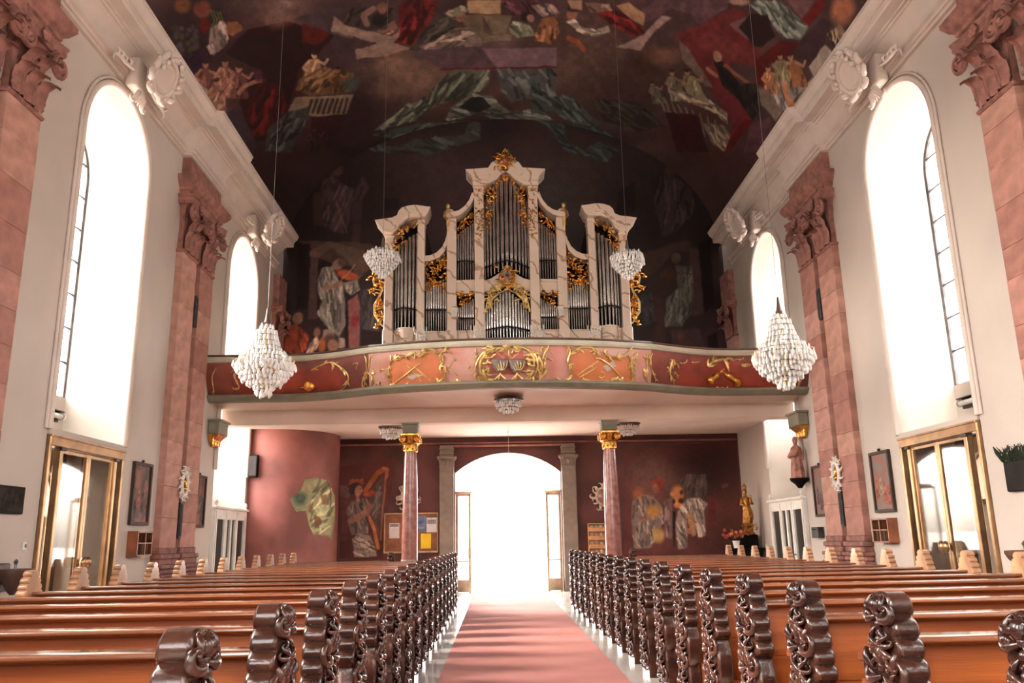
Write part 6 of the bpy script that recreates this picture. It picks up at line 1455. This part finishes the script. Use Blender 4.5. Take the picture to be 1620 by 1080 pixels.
# leaflet rack
t = thing('leaflet_rack', (2.93, YB, 1.0), 'small honey coloured wooden leaflet rack behind the right column', 'rack')
RW = pm('rack_wood', (.48, .22, .08), .45, .15, 4)
b = MB(); b.box((0, -.01, .5), (.82, .02, 1.04)); b.build('back', RW, t, off=(0, 0, 0))
for x in (-.41, .41): b = MB(); b.box((x, -.09, .5), (.03, .18, 1.04), .004); b.build('side', RW, t, off=(0, 0, 0))
for k in range(4):
    z = .02 + k * .26; b = MB(); b.box((0, -.09, z), (.80, .18, .025)); b.box((0, -.175, z + .06), (.80, .012, .10)); b.build('shelf', RW, t, off=(0, 0, 0))
b = MB(); b.box((0, -.09, 1.03), (.86, .20, .03), .005); b.build('top', RW, t, off=(0, 0, 0))
for k in range(4):
    for q in range(5):
        hh = .16 + .02 * ((k + q) % 3)
        o = thing('leaflet', (2.93 - .30 + q * .15, YB - .11, 1.0 + .035 + k * .26), 'pale leaflet in the wooden rack, %s shelf, %s from the left' % (['lowest', 'second lowest', 'second highest', 'top'][k], ORD[q]), 'leaflet', 'leaflets in the wooden rack')
        b = MB(); b.add([(-.05, 0, 0), (.05, 0, 0), (.05, .03, hh), (0, .03, hh + .02), (-.05, .03, hh), (-.05, .008, 0), (.05, .008, 0), (.05, .038, hh), (0, .038, hh + .02), (-.05, .038, hh)], [(0, 1, 2, 3, 4), (9, 8, 7, 6, 5), (0, 5, 6, 1), (1, 6, 7, 2), (2, 7, 8, 3), (3, 8, 9, 4), (4, 9, 5, 0)]); b.build('folded_sheet', pm('leaflet_pale_%d' % (q % 2), [(.62, .50, .36), (.55, .40, .26)][q % 2], .7), o, off=(0, 0, 0))
# stucco wall cartouches half hidden by the columns
for s, sd, px_, py_ in ((-1, 'left', 646, 785), (1, 'right', 953, 785)):
    p = at_y(px_, py_, YB); t = thing('wall_cartouche', (p[0], YB, p[2] - .4), 'pale scrolled cartouche on the maroon wall behind the %s column' % sd, 'ornament', 'cartouches behind the columns')
    PC = pm('pale_gilt_stucco', (.50, .38, .28), .5, .15, 8)
    b = MB(); b.tube([(.20 * math.cos(a * PI / 12), -.07, .4 + .26 * math.sin(a * PI / 12)) for a in range(25)], .045, 6); b.build('oval_frame', PC, t, off=(0, 0, 0), smooth=60)
    rq = random.Random(40 + s)
    for k in range(18):
        a = k * PI / 9 + rq.uniform(-.12, .12); sg = 1 if (math.cos(a) > 0) == (k % 3 != 0) else -1; L = rq.uniform(.09, .17)
        P = turtle(.21 * math.cos(a), .4 + .27 * math.sin(a), a + sg * .5, [(L, -sg * 2, sg * 3), (L, sg * 8, sg * 30)], 6); b = MB(); b.tube([(q[0], -.07 - .03 * math.sin(i * .5), q[1]) for i, q in enumerate(P)], taper(len(P), .02, rq.uniform(.028, .045), .008), 6); b.build('scroll', PC, t, off=(0, 0, 0), smooth=60)
    b = MB(); b.lathe((0, 0, 0), [(0, .05), (.18, .02)], 16); b.v = [(q[0], -q[2] - .01, .4 + q[1] * 1.3) for q in b.v]; b.build('field', RED_MARBLE, t, off=(0, 0, 0), smooth=40)
# small table right of the door
t = thing('side_table', (2.02, 24.6, 0), 'small wooden table beside the right door leaf', 'table')
b = MB(); b.box((0, 0, .84), (.62, .5, .04), .008); b.build('table_top', RW, t, off=(0, 0, 0)); b = MB(); b.box((0, -.2, .78), (.54, .02, .10)); b.build('apron', RW, t, off=(0, 0, 0))
for x in (-.27, .27):
    for y in (-.2, .2): b = MB(); b.box((x, y, .41), (.045, .045, .82), .004); b.build('leg', IRON, t, off=(0, 0, 0))
# gilded Madonna on a dark altar table in the right corner
t = thing('altar_table', (6.95, 25.1, 0), 'dark draped altar table in the right corner under the gallery', 'table')
b = MB(); b.box((0, 0, 1.2), (1.1, .7, .06), .01); b.build('table_top', BLACK, t, off=(0, 0, 0)); b = MB(); b.box((0, 0, .58), (.95, .6, 1.17), .02); b.build('body', BLACK, t, off=(0, 0, 0))
b = MB(); b.box((.2, .15, 1.42), (.55, .35, .38), .02); b.build('raised_step', BLACK, t, off=(0, 0, 0))
DIM_GOLD = pm('dim_gilding', (.42, .19, .045), .33, .3, 9, .3, 30, metal=.8)  # gilding darkened: the dimness of the corner is put into the colour
t = thing('madonna_statue', (7.12, 25.0, 1.61), 'gilded Madonna figure on a carved base in the dark right corner', 'statue')
b = MB(); b.lathe((0, 0, 0), [(.24, 0), (.26, .05), (.18, .10), (.20, .22), (.26, .28), (.22, .34), (.15, .38)], 14); b.merge(carving([(-.25, .02), (.25, .02), (.25, .3), (-.25, .3)], 14, .12, -.2, 31, r=.02)); b.build('base', DIM_GOLD, t, off=(0, 0, 0), smooth=50)
b = MB(); rows = []
for (z, r, dx) in ((.38, .16, 0), (.55, .20, .02), (.75, .18, .03), (.95, .15, .0), (1.1, .17, -.02), (1.22, .15, -.02), (1.28, .065, -.02), (1.32, .055, -.02), (1.36, .075, -.02), (1.43, .085, -.02), (1.49, .07, -.02), (1.53, .02, -.02)):
    rows.append([(dx + r * (1 + (.16 * math.cos(a * PI / 12 * 6 + z * 5) if z < 1.15 else 0)) * math.cos(a * PI / 12), r * .8 * (1 + (.16 * math.cos(a * PI / 12 * 6 + z * 5) if z < 1.15 else 0)) * math.sin(a * PI / 12), z) for a in range(24)])
b.loft(rows, closed=True); b.tube([(-.16, -.02, 1.18), (-.24, -.12, 1.0), (-.10, -.2, .95)], [.06, .055, .03], 7); b.tube([(.13, -.02, 1.18), (.2, -.12, 1.02), (.08, -.2, 1.04)], [.06, .055, .03], 7); b.ball((.12, -.2, 1.12), (.06, .06, .10)); b.ball((.12, -.22, 1.26), .05); b.build('figure', DIM_GOLD, t, off=(0, 0, 0), smooth=60)
b = MB(); b.lathe((-.02, 0, 1.52), [(.07, 0), (.09, .08), (.05, .14), (.0, .20)], 10); b.build('crown', DIM_GOLD, t, off=(0, 0, 0), smooth=40)
t.scale = (.78, .78, .88)
p0 = at_y(1183, 832, 24.75)
t = thing('flower_pot', (6.68, 24.84, 1.23), 'white flower pot with red and orange flowers on the dark altar table', 'flower pot')
b = MB(); b.lathe((0, 0, 0), [(.075, 0), (.10, .18), (.11, .18), (.11, .21), (.09, .21), (.085, .17), (0, .16)], 14); b.build('pot', pm('pot_white', (.8, .76, .72), .4), t, off=(0, 0, 0), smooth=40)
FLR = [pm('flower_red', (.35, .03, .02), .6), pm('flower_orange', (.55, .20, .04), .6)]; rf = random.Random(8)
for k in range(16):
    x, y, z = rf.uniform(-.40, .22), rf.uniform(-.08, .08), rf.uniform(.30, .52)
    b = MB(); b.tube([(x * .15, 0, .17), (x * .6, y * .5, .28), (x, y, z)], .007, 4); o = b.build('stem', GREEN, t, off=(0, 0, 0))
    b = MB()
    for q in range(5): b.ball((x + .03 * math.cos(q * 1.257), y - .01, z + .03 * math.sin(q * 1.257)), (.026, .018, .026), 6, 4)
    b.build('blossom', FLR[k % 3 == 0], o, off=(0, 0, 0), smooth=60)
# dark loudspeaker box high on the turret
TP = [(TC[0] + (TR + .02) * math.cos(a), TC[1] + (TR + .02) * math.sin(a)) for a in (-PI * .62,)][0]
p = at_y(394, 737, 24.0); t = thing('wall_loudspeaker', (-7.42, 24.05, p[2] - .33), 'small square black loudspeaker box high on the rounded maroon wall', 'speaker')
b = MB(); b.box((0, 0, .33), (.36, .24, .64), .01); b.build('housing', BLACK, t, off=(0, 0, 0)); b = MB(); b.box((0, -.125, .33), (.30, .01, .56)); b.build('grille', MATS['speaker_cloth'], t, off=(0, 0, 0))

# ------------------------------------------------------------------ murals on the maroon walls (paint skins on the plaster)
def mural(name, P, base, fn, mask, label, gain, warp=.9, seed=5):
    pts = P.reshape(-1, 3); A = Painter(pts, base, warp, seed); fn(A)
    px = to_px(pts); keep = np.zeros(len(px), bool); T = np.array(mask, float); j = len(T) - 1
    for i in range(len(T)):
        if T[i, 1] != T[j, 1]: keep ^= ((T[i, 1] > px[:, 1]) != (T[j, 1] > px[:, 1])) & (px[:, 0] < (T[j, 0] - T[i, 0]) * (px[:, 1] - T[i, 1]) / (T[j, 1] - T[i, 1]) + T[i, 0])
        j = i
    n, m_ = P.shape[:2]; me = bpy.data.meshes.new(name); K = keep.reshape(n, m_); fs = []
    I, J = np.where(K[:-1, :-1] & K[:-1, 1:] & K[1:, 1:] & K[1:, :-1])
    used = np.full(n * m_, -1); ids = np.arange(n * m_).reshape(n, m_); q = np.stack([ids[I, J], ids[I, J + 1], ids[I + 1, J + 1], ids[I + 1, J]], -1)
    u = np.unique(q); used[u] = np.arange(len(u))
    me.from_pydata(pts[u].tolist(), [], used[q].tolist()); me.update(); put_paint(me, np.clip(lin(np.clip(A.C[u], 0, 1)) * gain, .003, .8))
    return tag(link(name, me, MURAL), label, 'mural')
MURAL = paint_mat('mural_paint', .8)
def plane_grid(x0, x1, z0, z1, y, st=.03):
    gx_ = np.arange(x0, x1, st); gz_ = np.arange(z0, z1, st); P = np.zeros((len(gz_), len(gx_), 3)); P[..., 0] = gx_[None]; P[..., 1] = y; P[..., 2] = gz_[:, None]; return P
def harp(A):
    A.at(440, 720, 6.0)
    A.p((96, 70, 66), [(580, 280), (660, 290), (700, 360), (660, 420), (580, 380)]); A.p((92, 50, 52), [(600, 380), (660, 420), (660, 800), (590, 820)], .5)
    A.s_((150, 84, 44), 46, [(830, 330), (880, 260), (940, 170), (1010, 130)]); A.s_((164, 100, 56), 30, [(1000, 120), (1040, 130), (1030, 200)]); A.s_((140, 92, 64), 18, [(1025, 200), (1000, 450), (970, 800)]); A.s_((170, 104, 58), 34, [(860, 580), (910, 700), (950, 880)])
    A.p((92, 72, 66), [(870, 340), (1000, 200), (990, 440), (960, 780), (880, 560)], .7)
    for i in range(14): A.s_((60, 44, 40), 4, [(890 + i * 8, 330 - i * 8), (885 + i * 6, 560 + i * 12)], .6)
    A.d((84, 74, 68), [(930, 300), (980, 260), (970, 500), (930, 640), (880, 560)], 1.9, 12, 10)
    A.d((104, 88, 82), [(650, 500), (700, 430), (830, 400), (900, 470), (860, 560), (850, 740), (700, 760), (660, 640)], 1.4, 26, 14); A.s_((140, 98, 80), 60, [(690, 620), (760, 590), (850, 530)]); A.e((134, 94, 78), 870, 490, 40, 34); A.e((58, 40, 36), 722, 300, 46, 44, 0, .15); A.e((58, 40, 36), 700, 335, 30, 36, 0, .2); A.e((150, 108, 90), 762, 335, 34, 52, .15, .12); A.s_((150, 108, 90), 30, [(755, 380), (760, 430)]); A.e((70, 46, 40), 778, 320, 8, 5, 0, .3); A.s_((90, 58, 48), 6, [(782, 352), (796, 350)]); A.s_((156, 112, 92), 10, [(788, 325), (800, 342), (788, 345)])
    A.s_((150, 80, 50), 18, [(680, 270), (740, 240), (800, 262)])
    for i in range(6): A.e((160, 90, 56), 690 + i * 22, 240 - 6 * (i % 2), 10, 14)
    A.e((170, 84, 50), 850, 370, 40, 22); A.e((150, 62, 40), 890, 360, 34, 22); A.d((132, 116, 104), [(700, 800), (760, 740), (870, 760), (920, 860), (940, 960), (720, 970), (720, 880)], .5, 24, 18)
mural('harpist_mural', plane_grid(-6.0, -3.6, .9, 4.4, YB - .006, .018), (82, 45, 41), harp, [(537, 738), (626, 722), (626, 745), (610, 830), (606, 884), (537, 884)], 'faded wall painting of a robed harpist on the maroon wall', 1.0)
def kings(A):
    A.at(980, 700, 6.0)
    A.e((96, 66, 60), 260, 240, 190, 140, 0, .6, .7); A.e((30, 14, 14), 800, 260, 260, 240, 0, .5, .7); A.e((80, 58, 52), 150, 240, 60, 60, 0, .5, .5); A.e((112, 84, 74), 380, 400, 300, 160, 0, .6, .5); A.e((96, 60, 54), 700, 640, 200, 200, 0, .6, .45)
    A.d((116, 100, 90), [(120, 560), (200, 480), (320, 510), (400, 600), (420, 760), (300, 1000), (140, 1010), (110, 720)], 1.4, 34, 16); A.e((104, 68, 56), 280, 390, 60, 50); A.e((150, 84, 52), 180, 480, 50, 50, 0, .4, .7); A.p((124, 56, 40), [(320, 330), (430, 330), (420, 470), (350, 470), (310, 400)]); A.e((150, 92, 70), 340, 430, 30, 40); A.e((166, 116, 62), 320, 650, 66, 66, 0, .3); A.e((176, 140, 84), 370, 880, 60, 70, 0, .3); A.s_((146, 96, 78), 34, [(190, 740), (260, 720)])
    A.e((180, 112, 66), 550, 490, 62, 88, 0, .25); A.e((190, 120, 74), 560, 590, 44, 30); A.e((50, 28, 24), 585, 550, 24, 24); A.e((50, 28, 24), 515, 555, 18, 22); A.e((60, 34, 28), 590, 470, 18, 24); A.e((196, 130, 84), 500, 490, 22, 22)
    A.d((150, 132, 120), [(560, 640), (640, 530), (760, 520), (840, 580), (800, 640), (820, 880), (760, 900), (700, 760), (640, 720), (640, 1000), (560, 1010), (530, 760)], 1.2, 40, 16); A.p((170, 124, 84), [(640, 650), (700, 700), (730, 880), (690, 890), (650, 760)]); A.e((150, 100, 80), 660, 840, 34, 30); A.d((80, 64, 58), [(560, 370), (640, 300), (820, 300), (840, 520), (640, 520)], 1.8, 26, 14, .6, 1.3)
    A.d((112, 84, 80), [(420, 560), (500, 500), (510, 920), (430, 900)], 1.5, 10, 14); A.p((24, 14, 14), [(505, 650), (530, 650), (525, 1000), (520, 1010), (505, 760)]); A.p((90, 36, 40), [(840, 520), (920, 480), (920, 800), (850, 800)], .8); A.p((104, 66, 60), [(960, 400), (1040, 380), (1030, 420), (980, 440)], .7)
mural('holy_group_mural', plane_grid(3.6, 7.5, .9, 4.6, YB - .006, .022), (82, 45, 41), kings, [(986, 712), (1130, 698), (1185, 698), (1190, 884), (986, 884)], 'dim wall painting of a draped holy group beside the right column', 1.0)
aa = np.arange(-PI * .52, PI * .06, .012); zz_ = np.arange(1.0, 3.9, .025)
TG = np.zeros((len(zz_), len(aa), 3)); TG[..., 0] = TC[0] + (TR + .006) * np.cos(aa)[None]; TG[..., 1] = TC[1] + (TR + .006) * np.sin(aa)[None]; TG[..., 2] = zz_[:, None]
def frag(A):
    A.at(440, 720, 6.0)
    A.e((108, 116, 92), 130, 440, 90, 90, 0, .5); A.e((60, 72, 62), 210, 410, 60, 60, 0, .4); A.p((150, 118, 84), [(260, 300), (340, 270), (350, 350), (260, 350)]); A.p((112, 82, 60), [(350, 290), (430, 270), (480, 320), (440, 480), (360, 470)])
    A.d((150, 148, 112), [(250, 260), (430, 210), (520, 260), (540, 520), (500, 760), (330, 740), (280, 600), (330, 380)], 2.2, 26, 20); A.p((120, 84, 62), [(300, 480), (340, 430), (320, 560), (280, 530)]); A.p((170, 172, 134), [(350, 480), (440, 480), (500, 510), (430, 560)]); A.p((104, 76, 54), [(340, 560), (420, 600), (400, 700), (350, 690)]); A.p((120, 94, 68), [(400, 380), (460, 370), (470, 470), (420, 470)]); A.s_((178, 176, 140), 16, [(360, 520), (420, 610), (480, 590)]); A.s_((178, 176, 140), 16, [(320, 700), (340, 720)]); A.s_((178, 176, 140), 20, [(400, 720), (400, 670), (460, 650)]); A.s_((76, 58, 44), 10, [(460, 220), (500, 330), (500, 500)])
mural('fresco_fragment', TG, (128, 128, 98), frag, [(457, 790), (475, 775), (482, 758), (500, 754), (520, 760), (530, 785), (530, 820), (525, 856), (518, 848), (495, 846), (488, 830), (483, 808), (468, 810)], 'pale green fresco fragment uncovered on the rounded maroon wall', 1.05)

# ------------------------------------------------------------------ tidy helper properties
for o in BASES:
    if '_base' in o: del o['_base']
